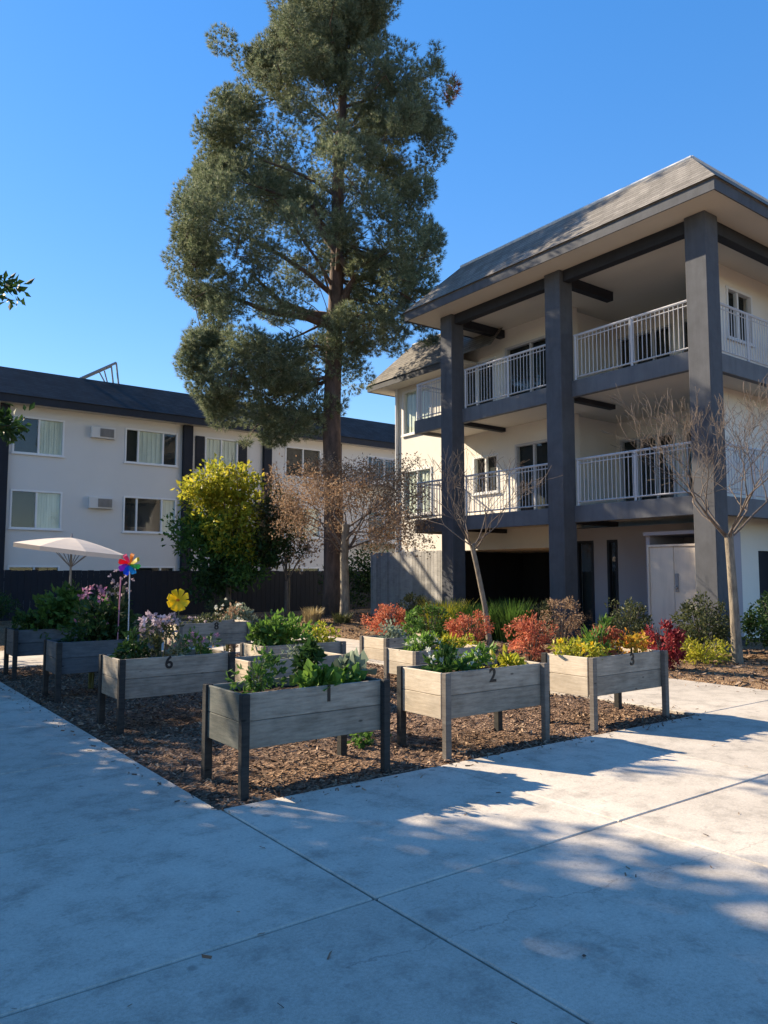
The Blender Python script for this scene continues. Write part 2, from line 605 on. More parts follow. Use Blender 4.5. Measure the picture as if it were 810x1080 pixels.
# bark mulch in the court
b = MB()
step = .06
nx, ny = int((BX1 - BX0) / step) + 1, int((BY1 - BY0 + .03) / step) + 1
rngm = random.Random(2)
for j in range(ny):
    for i in range(nx):
        x, y = BX0 + i * step, BY0 + .003 + j * step
        e = min(x - BX0, BX1 - x, y - BY0, BY1 - y)
        b.v.append((x, y, -.035 + .022 * smoothn(x * 1.5, y * 1.5, 3) + rngm.uniform(-.010, .012) + .02 * min(1, max(0, e) / .4)))
b.f = [(j * nx + i, j * nx + i + 1, (j + 1) * nx + i + 1, (j + 1) * nx + i) for j in range(ny - 1) for i in range(nx - 1)]
tag(b.build('mulch_bed', M['bed'], smooth=False), kind='structure')
rng = np.random.default_rng(5)


def chips(name, label, areas, zf, size):
    q = MB()
    for n, x0, x1, y0, y1 in areas:
        P = np.stack([rng.uniform(x0, x1, n), rng.uniform(y0, y1, n), np.zeros(n)], 1)
        P[:, 2] = [zf(x, y) for x, y in P[:, :2]]
        a = rng.normal(size=(n, 3)); a[:, 2] *= .35; a /= np.linalg.norm(a, axis=1)[:, None]
        bb = np.cross(a, np.array([0, 0, 1.]) + .5 * rng.normal(size=(n, 3))); bb /= np.linalg.norm(bb, axis=1)[:, None]
        L = (size * (.5 + rng.random(n)))[:, None]; W = L * .32
        V = np.stack([P - a * L - bb * W, P + a * L - bb * W * .6, P + a * L * .9 + bb * W, P - a * L * .8 + bb * W * .8], 1).reshape(-1, 3)
        q.arrays(V, np.arange(4 * n).reshape(n, 4))
    return tag(q.build(name, M['chips']), kind='stuff', label=label, cat='mulch')


chips('mulch_chips', 'brown bark chips covering the court under the planter boxes', [(26000, BX0 + .03, BX1 - .03, BY0 + .03, BY1)], lambda x, y: -.008 + .022 * smoothn(x * 1.5, y * 1.5, 3), .021)
chips('leaf_litter', 'sparse dead leaves and chips spilled onto the pale paving', [(150, BX0 - .22, BX0 - .01, BY0, BY1), (130, BX0, BX1, BY0 - .2, BY0 - .01), (260, SX - .5, SX - .01, -2, 14), (60, -2, 8, 1.5, 4.7), (150, BX1 + .01, BX1 + .3, BY0, 13)], lambda x, y: .007, .016)
chips('leaf_litter', 'dead leaves and bark under the shrubs along the building and on the mound by the pine', [(9000, SX + .03, 15.5, 1.0, 18), (9000, 6, 17, 17.1, 25)], lambda x, y: ground_z(x, y) + .012, .038)


# ------------------------------------------------------------------ building pieces
def wall_panel(b, axis, pos, thick, u0, u1, z0, z1, openings=()):
    """wall in plane axis=pos whose outside is on the low side; openings = (u0,u1,z0,z1)"""
    us = sorted({u0, u1, *[o[0] for o in openings], *[o[1] for o in openings]})
    zs = sorted({z0, z1, *[o[2] for o in openings], *[o[3] for o in openings]})
    P = (lambda u, d, z: (pos + d, u, z)) if axis == 'x' else (lambda u, d, z: (u, pos + d, z))
    for i in range(len(us) - 1):
        for j in range(len(zs) - 1):
            cu, cz = (us[i] + us[i + 1]) / 2, (zs[j] + zs[j + 1]) / 2
            if any(o[0] < cu < o[1] and o[2] < cz < o[3] for o in openings):
                continue
            for d in (0, thick):
                b.quad(P(us[i], d, zs[j]), P(us[i + 1], d, zs[j]), P(us[i + 1], d, zs[j + 1]), P(us[i], d, zs[j + 1]))
    for o in list(openings) + [(u0, u1, z0, z1)]:
        b.quad(P(o[0], 0, o[2]), P(o[0], thick, o[2]), P(o[0], thick, o[3]), P(o[0], 0, o[3]))
        b.quad(P(o[1], 0, o[2]), P(o[1], thick, o[2]), P(o[1], thick, o[3]), P(o[1], 0, o[3]))
        b.quad(P(o[0], 0, o[2]), P(o[1], 0, o[2]), P(o[1], thick, o[2]), P(o[0], thick, o[2]))
        b.quad(P(o[0], 0, o[3]), P(o[1], 0, o[3]), P(o[1], thick, o[3]), P(o[0], thick, o[3]))


def window(parent, axis, pos, u0, u1, z0, z1, splits=(.5,), backings=('room_dark',), frame='white', proud=.03, name='window'):
    def bx(b, ua, ub, da, db, za, zb, ch=.004):
        if axis == 'x': b.box(pos + da, ua, za, pos + db, ub, zb, ch)
        else: b.box(ua, pos + da, za, ub, pos + db, zb, ch)
    fw = .07
    f = MB()
    bx(f, u0, u0 + fw, -proud, .10, z0, z1)
    bx(f, u1 - fw, u1, -proud, .10, z0, z1)
    bx(f, u0 + fw, u1 - fw, -proud, .10, z1 - fw, z1)
    bx(f, u0 + fw, u1 - fw, -proud, .10, z0, z0 + fw)
    if name == 'window': bx(f, u0 - .04, u1 + .04, -proud - .04, -proud, z0 - .03, z0 + .02)
    cuts = [u0 + fw] + [u0 + (u1 - u0) * s for s in splits] + [u1 - fw]
    for c in cuts[1:-1]:
        bx(f, c - .035, c + .035, -.005, .09, z0 + fw, z1 - fw)
    o = f.build(name, M[frame], parent)
    for k in range(len(cuts) - 1):
        a, c = cuts[k] + (.035 if k else 0), cuts[k + 1] - (.035 if k < len(cuts) - 2 else 0)
        g = MB(); dd_ = pos + .045 + .012 * (k % 2)
        q4 = [(a, z0 + fw), (c, z0 + fw), (c, z1 - fw), (a, z1 - fw)][::-1 if axis == 'x' else 1]
        g.quad(*[(dd_, u, z) if axis == 'x' else (u, dd_, z) for u, z in q4])
        g.build('pane', M['glass'], o)
    for k in range(len(cuts) - 1):
        q = MB()
        a, c = cuts[k], cuts[k + 1]
        bl = backings[k % len(backings)]
        n = max(2, int((c - a) / .09))
        if bl == 'blind_reflection':
            for i in range(n):
                ua, ub = a + (c - a) * i / n, a + (c - a) * (i + 1) / n
                bx(q, ua + .003, ub - .003, .07 + .02 * (i % 2), .078 + .02 * (i % 2), z0 + fw - .03, z1 - fw + .03, 0)
            bx(q, a, c, .11, .118, z0, z1, 0)
            q.build('blind_and_reflection', M[bl], o)
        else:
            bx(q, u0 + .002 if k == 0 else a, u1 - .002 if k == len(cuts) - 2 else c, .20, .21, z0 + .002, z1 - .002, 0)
            q.build('dark_room_sheet', M[bl], o)  # dark sheet in place of the room's own darkness
    return o


def railing(parent, a, b_, z0, z1, label=None, gap=.11, mat_='rail', post=True):
    """bar railing between two plan points"""
    a, b_ = Vector((*a, 0)), Vector((*b_, 0))
    L = (b_ - a).length
    d = (b_ - a) / L
    m = MB()
    P = lambda t, z: (a + d * t) + Vector((0, 0, z))
    m.tube([P(0, z1), P(L, z1)], [.03, .03], 6)
    m.tube([P(0, z0 + .09), P(L, z0 + .09)], [.02, .02], 4)
    m.tube([P(0, z1 - .11), P(L, z1 - .11)], [.014, .014], 4)
    n = int(L / gap)
    for i in range(1, n):
        t = L * i / n
        m.tube([P(t, z0 + .09), P(t, z1 - .0)], [.011, .011], 4, False)
    k = max(1, round(L / 1.6))
    for i in range(k + 1):
        t = min(max(L * i / k, .04), L - .04)
        m.tube([P(t, z0), P(t, z1 + .02)], [.035, .035], 4)
    return m.build('railing', M[mat_], parent)


# ------------------------------------------------------------------ right building with the columned balconies
CX0, CX1 = 14.10, 14.57                # columns
COLS = [(8.02, 8.49), (11.80, 12.28), (15.72, 16.20)]
WX, WY = 16.4, 9.3                     # wall planes
S1, S2, SOF = 3.17, 6.22, 8.92
ap = thing('apartment_building', 'cream three-storey building on the right with tall columns and railed balconies', 'building', (16, 14, 0))
ap_off = Vector((16, 14, 0))
AP = thing  # noqa


def apart(b, name, m, parent=None, smooth=False):
    """build a part of the right building (given in site coordinates)"""
    p = parent or ap
    o = b.build(name, M[m], p, smooth)
    if p is ap:
        o.location = -ap_off
    return o


RXW = 18.5                                  # back wall of the deep bay between the two nearest columns
wins_w = [(19.30, 20.88, 6.38, 7.98), (19.30, 20.88, 3.55, 5.15)]
slid = [(13.85, 15.85, 6.30, 8.35), (14.05, 15.5, 3.25, 5.35)]
extra = [(16.3, 17.9, 6.75, 8.2), (16.2, 17.3, 4.0, 5.2)]
rec = [(9.75, 11.3, 6.30, 8.4), (11.6, 13.35, 6.30, 8.4), (9.75, 11.3, 3.25, 5.4), (11.6, 13.35, 3.25, 5.4)]
b = MB(); wall_panel(b, 'x', WX, .22, 13.62, 21.3, 2.28, 9.2, wins_w + [o for o in slid + extra if o[0] > 13.62])
wall_panel(b, 'x', RXW, .22, WY + .223, 13.5, 2.75, 9.2, rec)
b.box(WX + .23, 13.5, 2.75, RXW + .22, 13.62, 9.2)
b.box(WX + .005, 13.30, 2.75, WX + .225, 13.615, 9.2)
b.box(WX + .23, 21.08, 2.28, 27, 21.3, 9.0)                     # far end wall
b.box(WX + .24, WY + 1.0, 2.28, 26.9, 21.0, 2.40)               # soffit of the overhang
wall_n = apart(b, 'wall', 'stucco')
b = MB(); wall_panel(b, 'y', WY, .22, WX + .223, 27, 0, 9.2, [(17.15, 18.35, 7.15, 8.45), (18.2, 18.9, 0.02, 2.1)])
apart(b, 'wall', 'stucco')
# ground floor
b = MB(); wall_panel(b, 'x', WX, .22, WY, 13.62, 0, 2.745, [(12.0, 12.32, .5, 2.42), (12.75, 13.3, .05, 2.42)])
apart(b, 'wall', 'lavender')
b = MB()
b.box(20.0, 13.4, 0, 20.2, 21.0, 2.27)  # near-black colour stands in for deep shade in the undercroft
apart(b, 'undercroft_shade_wall', 'dark')
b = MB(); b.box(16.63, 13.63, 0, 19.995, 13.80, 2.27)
apart(b, 'undercroft_shade_wall', 'dark')
b = MB(); b.box(16.45, 18.6, 0, 19.995, 18.75, 2.27)  # added wall, stops sun slipping into the undercroft
apart(b, 'undercroft_shade_wall', 'dark')
# ground floor door, side panel and dark openings
KX, KY0, KY1, KZ = 14.92, 8.86, 10.14, .17
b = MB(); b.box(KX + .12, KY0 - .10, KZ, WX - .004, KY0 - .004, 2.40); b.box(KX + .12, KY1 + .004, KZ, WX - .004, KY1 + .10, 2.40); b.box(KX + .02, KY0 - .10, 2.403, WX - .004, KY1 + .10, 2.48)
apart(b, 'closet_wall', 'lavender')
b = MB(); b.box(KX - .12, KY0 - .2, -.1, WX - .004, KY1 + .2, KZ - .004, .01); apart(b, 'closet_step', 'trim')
ym = (KY0 + KY1) / 2
for y0, y1 in ((KY0 + .045, ym - .005), (ym + .005, KY1 - .045)):
    dr = MB(); dr.box(KX + .03, y0, KZ + .02, KX + .075, y1, 2.14, .006)
    d_o = apart(dr, 'door', 'door')
hh = MB(); hh.tube([(KX + .03, ym - .07, 1.25), (KX - .05, ym - .07, 1.25)], [.03, .03], 8); hh.box(KX + .012, ym - .11, 1.15, KX + .03, ym - .03, 1.55)
hh.build('handle', M['metal'], d_o)
dr = MB()
for y0, y1 in ((KY0, KY0 + .042), (KY1 - .042, KY1)): dr.box(KX, y0, KZ, KX + .115, y1, 2.19)
dr.box(KX, KY0 + .043, 2.143, KX + .115, KY1 - .043, 2.19)
apart(dr, 'door_frame', 'door')
for (y0, y1, z0) in ((12.0, 12.32, .5), (12.75, 13.3, .05)):
    window(ap, 'x', WX, y0, y1, z0, 2.42, (), ('room_dark',), 'trim', .02).location = -ap_off
dr = MB(); dr.box(18.2, WY + .06, .02, 18.9, WY + .1, 2.1, .005)
d2 = apart(dr, 'door', 'dark')
hh = MB(); hh.tube([(18.30, WY + .06, 1.0), (18.30, WY - .02, 1.0)], [.03, .03], 8); hh.build('handle', M['metal'], d2)

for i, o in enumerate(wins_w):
    window(ap, 'x', WX, *o, splits=(.5,), backings=('blind_reflection',)).location = -ap_off
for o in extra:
    window(ap, 'x', WX, *o, splits=(.5,), backings=('room_dark', 'room_dark')).location = -ap_off
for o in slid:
    window(ap, 'x', WX, *o, splits=(.5,), backings=('room_dark',), frame='rail', name='sliding_door').location = -ap_off
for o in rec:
    window(ap, 'x', RXW, *o, splits=(.33, .67), backings=('room_dark',), frame='rail', name='sliding_door').location = -ap_off
window(ap, 'y', WY, 17.15, 18.35, 7.15, 8.45, splits=(.45,), backings=('room_dark',)).location = -ap_off

# balcony slabs: edge beam in trim paint, cream underside
EX, EY, EYL = 14.50, 8.36, 17.9
for z in (S1, S2):
    b = MB()
    b.box(EX, EY, z - .40, EX + .14, EYL, z, .008)
    b.box(EX + .145, EY, z - .40, 26, EY + .14, z, .008)
    b.box(EX + .145, EYL - .14, z - .40, WX - .005, EYL, z, .008)
    apart(b, 'slab_edge', 'slab')
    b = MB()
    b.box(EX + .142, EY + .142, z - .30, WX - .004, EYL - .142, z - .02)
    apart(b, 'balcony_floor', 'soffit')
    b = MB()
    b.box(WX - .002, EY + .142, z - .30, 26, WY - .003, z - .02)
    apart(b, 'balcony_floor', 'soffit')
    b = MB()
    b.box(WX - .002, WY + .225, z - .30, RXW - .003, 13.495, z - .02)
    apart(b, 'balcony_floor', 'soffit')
    for yc in (12.04, 15.96):
        b = MB()
        b.box(EX + .145, yc - .09, z - .42, WX - .006, yc + .09, z - .305)
        apart(b, 'floor_beam', 'trim')
    for (y0, y1) in ((8.52, 11.78), (12.30, 15.70), (16.22, 17.85)):
        railing(ap, (EX + .07, y0), (EX + .07, y1), z, z + 1.12).location = -ap_off
    railing(ap, (CX1 + .05, EY + .07), (20.0, EY + .07), z, z + 1.12).location = -ap_off
    railing(ap, (EX + .15, EYL - .07), (WX - .05, EYL - .07), z, z + 1.12).location = -ap_off

for (y0, y1) in COLS:
    b = MB(); b.box(CX0, y0, -.1, CX1, y1, SOF - .005, .012)
    apart(b, 'column', 'column')
b = MB(); b.box(19.4, 8.02, -.1, 19.87, 8.49, SOF - .005, .012); apart(b, 'column', 'column')
# top beams between columns
b = MB()
for (y0, y1) in ((8.495, 11.795), (12.285, 15.715)):
    b.box(CX0 + .12, y0, SOF - .28, CX0 + .34, y1, SOF - .004, .006)
b.box(CX1 + .004, 8.14, SOF - .28, 19.39, 8.36, SOF - .004, .006)
apart(b, 'roof_beam', 'trim')
for yc in (12.04, 15.96):
    b = MB(); b.box(CX1 + .004, yc - .1, SOF - .24, WX - .004, yc + .1, SOF - .003)
    apart(b, 'cross_beam', 'trim')

# porch roof: soffit, fascia, short mansard slope, flat top
RX, RY0, RY1 = 13.42, 7.42, 17.0
b = MB(); b.box(RX + .03, RY0 + .03, SOF, 26, RY1 - .03, SOF + .05)
apart(b, 'soffit', 'soffit')
b = MB()
b.box(RX, RY0, SOF - .03, RX + .028, RY1, SOF + .22, .004)
b.box(RX + .03, RY0, SOF - .03, 26, RY0 + .028, SOF + .22, .004)
b.box(RX + .03, RY1 - .028, SOF - .03, WX, RY1, SOF + .22, .004)
apart(b, 'fascia', 'column')
b = MB()
e, tz, zz = -.04, 10.42, SOF + .225
o_ = [(RX + e, RY0 + e, zz), (26, RY0 + e, zz), (26, RY0 + 1.12, tz), (RX + 1.15, RY0 + 1.12, tz), (RX + e, RY1 - e, zz), (RX + 1.15, RY1 - 1.2, tz), (26, RY1 - 1.2, tz), (26, RY1 - e, zz)]
b.quad(o_[0], o_[1], o_[2], o_[3]); b.quad(o_[4], o_[0], o_[3], o_[5]); b.quad(o_[7], o_[4], o_[5], o_[6]); b.quad(o_[3], o_[2], o_[6], o_[5])
b.quad((RX + e, RY0 + e, zz - .02), (26, RY0 + e, zz - .02), (26, RY1 - e, zz - .02), (RX + e, RY1 - e, zz - .02))
rf = apart(b, 'roof', 'roof_brown')
b = MB()
b.tube([(RX + 1.15, RY0 + 1.12, tz), (RX + 1.15, RY1 - 1.2, tz)], [.05, .05], 6)
b.tube([(RX + 1.15, RY0 + 1.12, tz), (26, RY0 + 1.12, tz)], [.05, .05], 6)
b.build('coping', M['coping'], rf)
# wing roof (lower)
WS = 8.12
ex, ey1 = WX - .72, 22.05
b = MB(); b.box(ex + .03, RY1 + .03, WS, WX - .004, ey1 - .03, WS + .05); b.box(WX - .002, 21.303, WS, 27, ey1 - .03, WS + .05)
apart(b, 'soffit', 'soffit')
b = MB(); b.box(ex, RY1 + .02, WS - .03, ex + .028, ey1, WS + .18, .004); b.box(ex + .03, ey1 - .028, WS - .03, 27, ey1, WS + .18, .004)
apart(b, 'fascia', 'column')
b = MB()
z0, z1 = WS + .185, 9.75
b.quad((ex - .03, ey1 + .03, z0), (ex - .03, RY1 - 1.3, z0), (ex + 1.15, RY1 - 1.3, z1), (ex + 1.15, ey1 - 1.2, z1))
b.quad((27, ey1 + .03, z0), (ex - .03, ey1 + .03, z0), (ex + 1.15, ey1 - 1.2, z1), (27, ey1 - 1.2, z1))
b.quad((ex + 1.15, RY1 - 1.3, z1), (27, RY1 - 1.3, z1), (27, ey1 - 1.2, z1), (ex + 1.15, ey1 - 1.2, z1))
rf2 = apart(b, 'roof', 'roof_brown')
b = MB(); b.tube([(ex + 1.15, ey1 - 1.2, z1), (ex + 1.15, RY1 - 1.2, z1)], [.045, .045], 6)
b.build('coping', M['coping'], rf2)
b = MB(); b.tube([(WX - .05, 21.18, 2.3), (WX - .05, 21.18, WS)], [.05, .05], 8)
apart(b, 'downpipe', 'white')

# grey board fence under the wing, and the one at the right end
def board_fence(name, label, x0, y0, x1, y1, h, mat_, bw=.14, posts=2.4, rng_=random.Random(9)):
    t = thing(name, label, 'fence', (x0, y0, 0))
    L = math.hypot(x1 - x0, y1 - y0)
    t.rotation_euler = (0, 0, math.atan2(y1 - y0, x1 - x0))
    m = MB()
    n = int(L / bw)
    for i in range(n):
        a = L * i / n
        m.box(a + .003, -.012, .04, a + L / n - .003, .012, h + rng_.uniform(-.012, .012), .003)
    m.build('board_panel', M[mat_], t)
    m = MB(); m.box(0, .013, h - .35, L, .05, h - .25); m.box(0, .013, .3, L, .05, .4); m.build('rail', M[mat_], t)
    k = max(1, int(L / posts))
    for i in range(k + 1):
        a = min(max(L * i / k, .05), L - .05)
        m = MB(); m.box(a - .05, .051, -.1, a + .05, .15, h + .02, .005)
        m.build('post', M[mat_], t)
    return t


board_fence('board_fence', 'weathered grey board fence under the windows of the cream building', 16.25, 22.6, 16.25, 17.75, 2.3, 'greyfence', .16)
board_fence('board_fence', 'pale grey board fence at the right edge beside the bare tree', 18.95, 9.1, 23.0, 9.1, 2.15, 'greyfence', .16)

# ------------------------------------------------------------------ left building
LY = 31.5
lb = thing('apartment_building', 'long grey-stucco building on the left with charcoal shingle roof and white windows', 'building', (12, LY, 0))
lb_off = Vector((12, LY, 0))


def lbp(b, name, m):
    o = b.build(name, M[m], lb); o.location = -lb_off; return o


lw = []  # pale backings here put sky reflections into the panes as colour
for X0, X1, sp, up, mid in ((5.75, 7.63, (.5,), ('room_dark', 'blind_reflection'), ('room_dark', 'blind_reflection')),
                            (10.02, 12.3, (.25, .72), ('room_dark', 'blind_reflection', 'room_dark'), ('room_dark', 'room_dark', 'blind_reflection')),
                            (13.55, 15.15, (.5,), ('blind_reflection',), ('room_dark',)),
                            (17.6, 19.6, (.5,), ('room_dark',), ('room_dark', 'blind_reflection')),
                            (22.4, 24.6, (.5,), ('room_dark',), ('room_dark',)),
                            (-.9, 1.6, (.5,), ('room_dark',), ('blind_reflection',)), (1.0 + .9, 3.9, (.5,), ('blind_reflection',), ('room_dark',))):
    lw += [(X0, X1, 6.15, 7.62, sp, up), (X0, X1, 3.25, 4.76, sp, mid), (X0, X1, .45, 1.86, sp, ('room_dark',))]
b = MB(); wall_panel(b, 'y', LY, .25, -14, 30, 0, 8.2, [x[:4] for x in lw])
b.box(-14, LY + .26, 0, -13.8, LY + 9, 8.2); b.box(-13.8, LY + 8.8, 0, 30, LY + 9, 8.2)
lbp(b, 'wall', 'greystucco')
for x in lw:
    o = window(lb, 'y', LY, *x[:4], splits=x[4], backings=x[5]); o.location = -lb_off
for X0, X1 in ((13.10, 13.52), (15.18, 15.60)):
    b = MB(); b.box(X0, LY - .05, 6.15, X1, LY - .004, 7.62, .006)
    for k in range(14): b.box(X0 + .06, LY - .07, 6.22 + k * .097, X1 - .06, LY - .051, 6.28 + k * .097)
    lbp(b, 'shutter', 'dark')
for X0, X1 in ((5.28, 5.60), (12.50, 12.92), (16.4, 16.8), (20.3, 20.7), (-1.8, -1.4)):
    b = MB(); b.box(X0, LY - .22, -.1, X1, LY - .003, 8.0, .01); lbp(b, 'column', 'navyfence')
for zc in (7.27, 4.40):
    b = MB(); b.box(8.60, LY - .22, zc - .23, 9.56, LY - .003, zc + .23, .012)
    ac = lbp(b, 'air_conditioner', 'greystucco')
    b = MB(); b.box(8.95, LY - .235, zc - .17, 9.5, LY - .221, zc + .17)
    for k in range(8): b.box(8.95, LY - .26, zc - .16 + k * .042, 9.5, LY - .236, zc - .145 + k * .042)
    b.build('grille', M['metal'], ac)
b = MB(); b.box(-14.5, LY - .62, 8.02, 30.5, LY + .0, 8.10); lbp(b, 'soffit', 'soffit')
b = MB(); b.box(-14.5, LY - .65, 7.98, 30.5, LY - .62, 8.28, .005); lbp(b, 'fascia', 'dark')
b = MB()
b.quad((-14.6, LY - .70, 8.285), (30.6, LY - .70, 8.285), (30.6, LY + 1.85, 9.9), (-14.6, LY + 1.85, 9.9))
b.quad((-14.6, LY + 1.85, 9.9), (30.6, LY + 1.85, 9.9), (30.6, LY + 9, 9.7), (-14.6, LY + 9, 9.7))
b.quad((-14.6, LY - .70, 8.28), (30.6, LY - .70, 8.28), (30.6, LY + 9, 8.28), (-14.6, LY + 9, 8.28))
lbp(b, 'roof', 'roof_dark')
# balcony at the far end
for z in (6.2, 3.25):
    b = MB(); b.box(21.8, LY - 1.2, z - .2, 25.4, LY - .003, z); lbp(b, 'balcony_floor', 'greystucco')
for z in (6.2, 3.25):
    railing(lb, (21.85, LY - 1.15), (25.35, LY - 1.15), z, z + 1.1, gap=.14).location = -lb_off
# folded steel frame on the roof
rt = thing('roof_frame', 'thin folded steel frame standing on the dark roof of the left building', 'frame', (9.0, 33.4, 9.88))
b = MB()
b.tube([(-.35, 0, 0), (1.15, 0, .95)], [.06, .06], 6); b.tube([(-.35, .7, 0), (1.15, .7, .95)], [.05, .05], 6)
for t_ in (.3, .6, .85): b.tube([(-.35 + 1.5 * t_, 0, .95 * t_), (-.35 + 1.5 * t_, .7, .95 * t_)], [.025, .025], 5)
b.build('ladder', M['metal'], rt)
b = MB()
b.tube([(1.15, 0, .95), (1.3, 0, -.15)], [.04, .04], 6); b.tube([(1.15, .7, .95), (1.3, .7, -.15)], [.04, .04], 6)
b.tube([(.4, 0, .48), (.75, 0, -.1)], [.03, .03], 6); b.tube([(.75, .35, .6), (.95, .35, -.1)], [.03, .03], 6)
b.build('brace', M['metal'], rt)

# navy fence in front of the left building
nf = board_fence('panel_fence', 'dark navy board fence running in front of the left building', -10, 27.0, 21.5, 27.0, 1.66, 'navyfence', .2, 2.5)

# ------------------------------------------------------------------ trees
def branch_tree(mb, p, d, L, r, depth, rng_, spread=.6, upb=.15, kids=(2, 3), shrink=.72, tips=None, segs=3, minr=.004):
    pts, rad = [p.copy()], [r]
    q = p.copy(); dd = d.copy()
    r1 = r * (.62 if depth else .25)
    for i in range(segs):
        dd = (dd + Vector((rng_.gauss(0, .13), rng_.gauss(0, .13), rng_.gauss(upb * .5, .10)))).normalized()
        q = q + dd * (L / segs)
        pts.append(q.copy()); rad.append(max(minr, r + (r1 - r) * (i + 1) / segs))
    mb.tube(pts, rad, 7 if r > .04 else (5 if r > .012 else 3), False)
    if depth == 0:
        if tips is not None: tips.append(q.copy())
        return
    for k in range(rng_.randint(*kids)):
        ax = Vector((rng_.gauss(0, 1), rng_.gauss(0, 1), rng_.gauss(0, .6)))
        ax = (ax - dd * ax.dot(dd)).normalized()
        nd = (dd + ax * spread * rng_.uniform(.6, 1.3) + Vector((0, 0, upb))).normalized()
        s = pts[-1] if k < 2 else pts[-2]
        branch_tree(mb, s, nd, L * shrink * rng_.uniform(.75, 1.2), r1 * rng_.uniform(.75, .95), depth - 1, rng_, spread, upb, kids, shrink, tips, segs, minr)


# --- the tall pine
PB = Vector((13.1, 20.2, 0))
PK = .889
SR = Vector((math.cos(TH), -math.sin(TH), 0))        # across the view
SF = Vector((math.sin(TH), math.cos(TH), 0))
rp = random.Random(21)
pine = thing('pine_tree', 'very tall pine with rust-brown trunk rising above both buildings', 'tree', PB)
trk = [(0, 0, -.5), (.02, .02, 1.5), (-.05, 0, 4), (-.12, .05, 7), (-.02, .06, 10), (.05, 0, 13), (.1, .05, 16), (.25, 0, 19), (.4, 0, 22), (.5, 0, 25.5)]
trr = [.46, .385, .345, .32, .29, .25, .22, .16, .10, .03]


def trunk_at(z):
    for i in range(len(trk) - 1):
        if trk[i][2] <= z <= trk[i + 1][2]:
            f = (z - trk[i][2]) / (trk[i + 1][2] - trk[i][2])
            return Vector(trk[i]).lerp(Vector(trk[i + 1]), f), trr[i] + (trr[i + 1] - trr[i]) * f
    return Vector(trk[-1]), .03


ENV = [(5.8, 2.9, -1.3), (7.0, 4.6, -.7), (8.5, 5.3, -.1), (9.8, 5.2, 1.2), (10.8, 5.3, 3.0), (12.1, 5.7, 3.5), (13.5, 5.9, 3.7), (15.8, 5.4, 3.9), (18.3, 4.7, 4.1),
       (19.6, 4.3, 3.3), (20.5, 3.3, 2.0), (21.6, 2.1, 1.6), (23.1, 1.3, 1.5), (25.0, .7, .9), (26.3, .3, .3)]


def env(z):
    for i in range(len(ENV) - 1):
        if ENV[i][0] <= z <= ENV[i + 1][0]:
            f = (z - ENV[i][0]) / (ENV[i + 1][0] - ENV[i][0])
            return ENV[i][1] + (ENV[i + 1][1] - ENV[i][1]) * f, ENV[i][2] + (ENV[i + 1][2] - ENV[i][2]) * f
    return .3, .3


limb = MB()
clump = []          # (centre, radius)
zz = 6.6
while zz < 26:
    Lx, Rx = env(zz)
    for k in range(3 if zz < 13 else 4):
        side = rp.uniform(-1, 1)
        wob = .72 + .36 * rp.random() ** .7
        l = wob * side * (Lx if side < 0 else max(Rx, .2)) if Rx > 0 else -Lx + (Lx + Rx) * rp.random() ** 1.2
        half = (Lx + max(Rx, .5)) * .5
        f = rp.uniform(-1, 1)
        c = (-Lx + Rx) / 2 if Rx > 0 else (-Lx + Rx) / 2
        ext = math.sqrt(max(0.05, 1 - min(1, abs((l - c) / max(.4, (Lx + Rx) / 2))) ** 2))
        dep = f * ext * half * (.9 if zz > 11 else .62)
        base_z = zz - rp.uniform(.4, 3.0) - (.0 if zz > 10 else -2.2)
        base_z = min(max(base_z, 8.6), 25)
        p0, r0 = trunk_at(base_z)
        e1 = SR * l * .93 + SF * dep + Vector((0, 0, zz))
        r_ = (min(.10, .02 + .014 * (e1 - p0).length) if rp.random() < .25 else .018) * (1 if zz < 18 else .7)
        mid = p0.lerp(e1, .5) + Vector((rp.uniform(-.3, .3), rp.uniform(-.3, .3), rp.uniform(.0, .6)))
        limb.tube([p0, p0.lerp(mid, .5) + Vector((0, 0, .12)), mid, mid.lerp(e1, .55) + Vector((0, 0, .05)), e1], [r_, r_ * .85, r_ * .65, r_ * .45, .015], 6, False)
        for t_ in (1.0, .76) if abs(l) > 1.6 or zz > 20 else (1.0,):
            cc = mid.lerp(e1, (t_ - .5) * 2) if t_ > .5 else mid
            o = cc + Vector((rp.gauss(0, .42), rp.gauss(0, .42), rp.gauss(.1, .26)))
            big = rp.uniform(.58, 1.0) * (1 if zz < 20 else .8)
            clump.append((o, big))
            for q in range(rp.randint(0, 1)):
                d_ = Vector((rp.gauss(0, 1), rp.gauss(0, 1), rp.gauss(0, .7))).normalized()
                o2 = o + d_ * big * rp.uniform(.7, 1.1)
                clump.append((o2, rp.uniform(.25, .45)))
                limb.tube([cc, o2], [.022, .008], 3, False)
    zz += .42 if zz > 9.5 else .40
for _ in range(230):
    z = rp.uniform(7.0, 25.5)
    Lx, Rx = env(z)
    if rp.random() < .55:
        l = -Lx * rp.uniform(.80, .97); dep = rp.gauss(0, .8); rr = rp.uniform(.42, .72)
    elif rp.random() < .5 and Rx > 1:
        l = Rx * rp.uniform(.80, .96); dep = rp.gauss(0, .8); rr = rp.uniform(.42, .72)
    else:
        l = rp.uniform(-Lx * .75, max(Rx * .75, -Lx * .3)); dep = -rp.uniform(.35, .75) * (Lx + max(Rx, .5)) * .5; rr = rp.uniform(.55, .9)
        if z < 12.3 and l > -1.6: continue
    o = SR * l + SF * dep + Vector((0, 0, z))
    near = min(clump, key=lambda c: (c[0] - o).length)[0]
    clump.append((o, rr))
    limb.tube([near, near.lerp(o, .5) + Vector((0, 0, -.05)), o], [.022, .015, .007], 5, False)
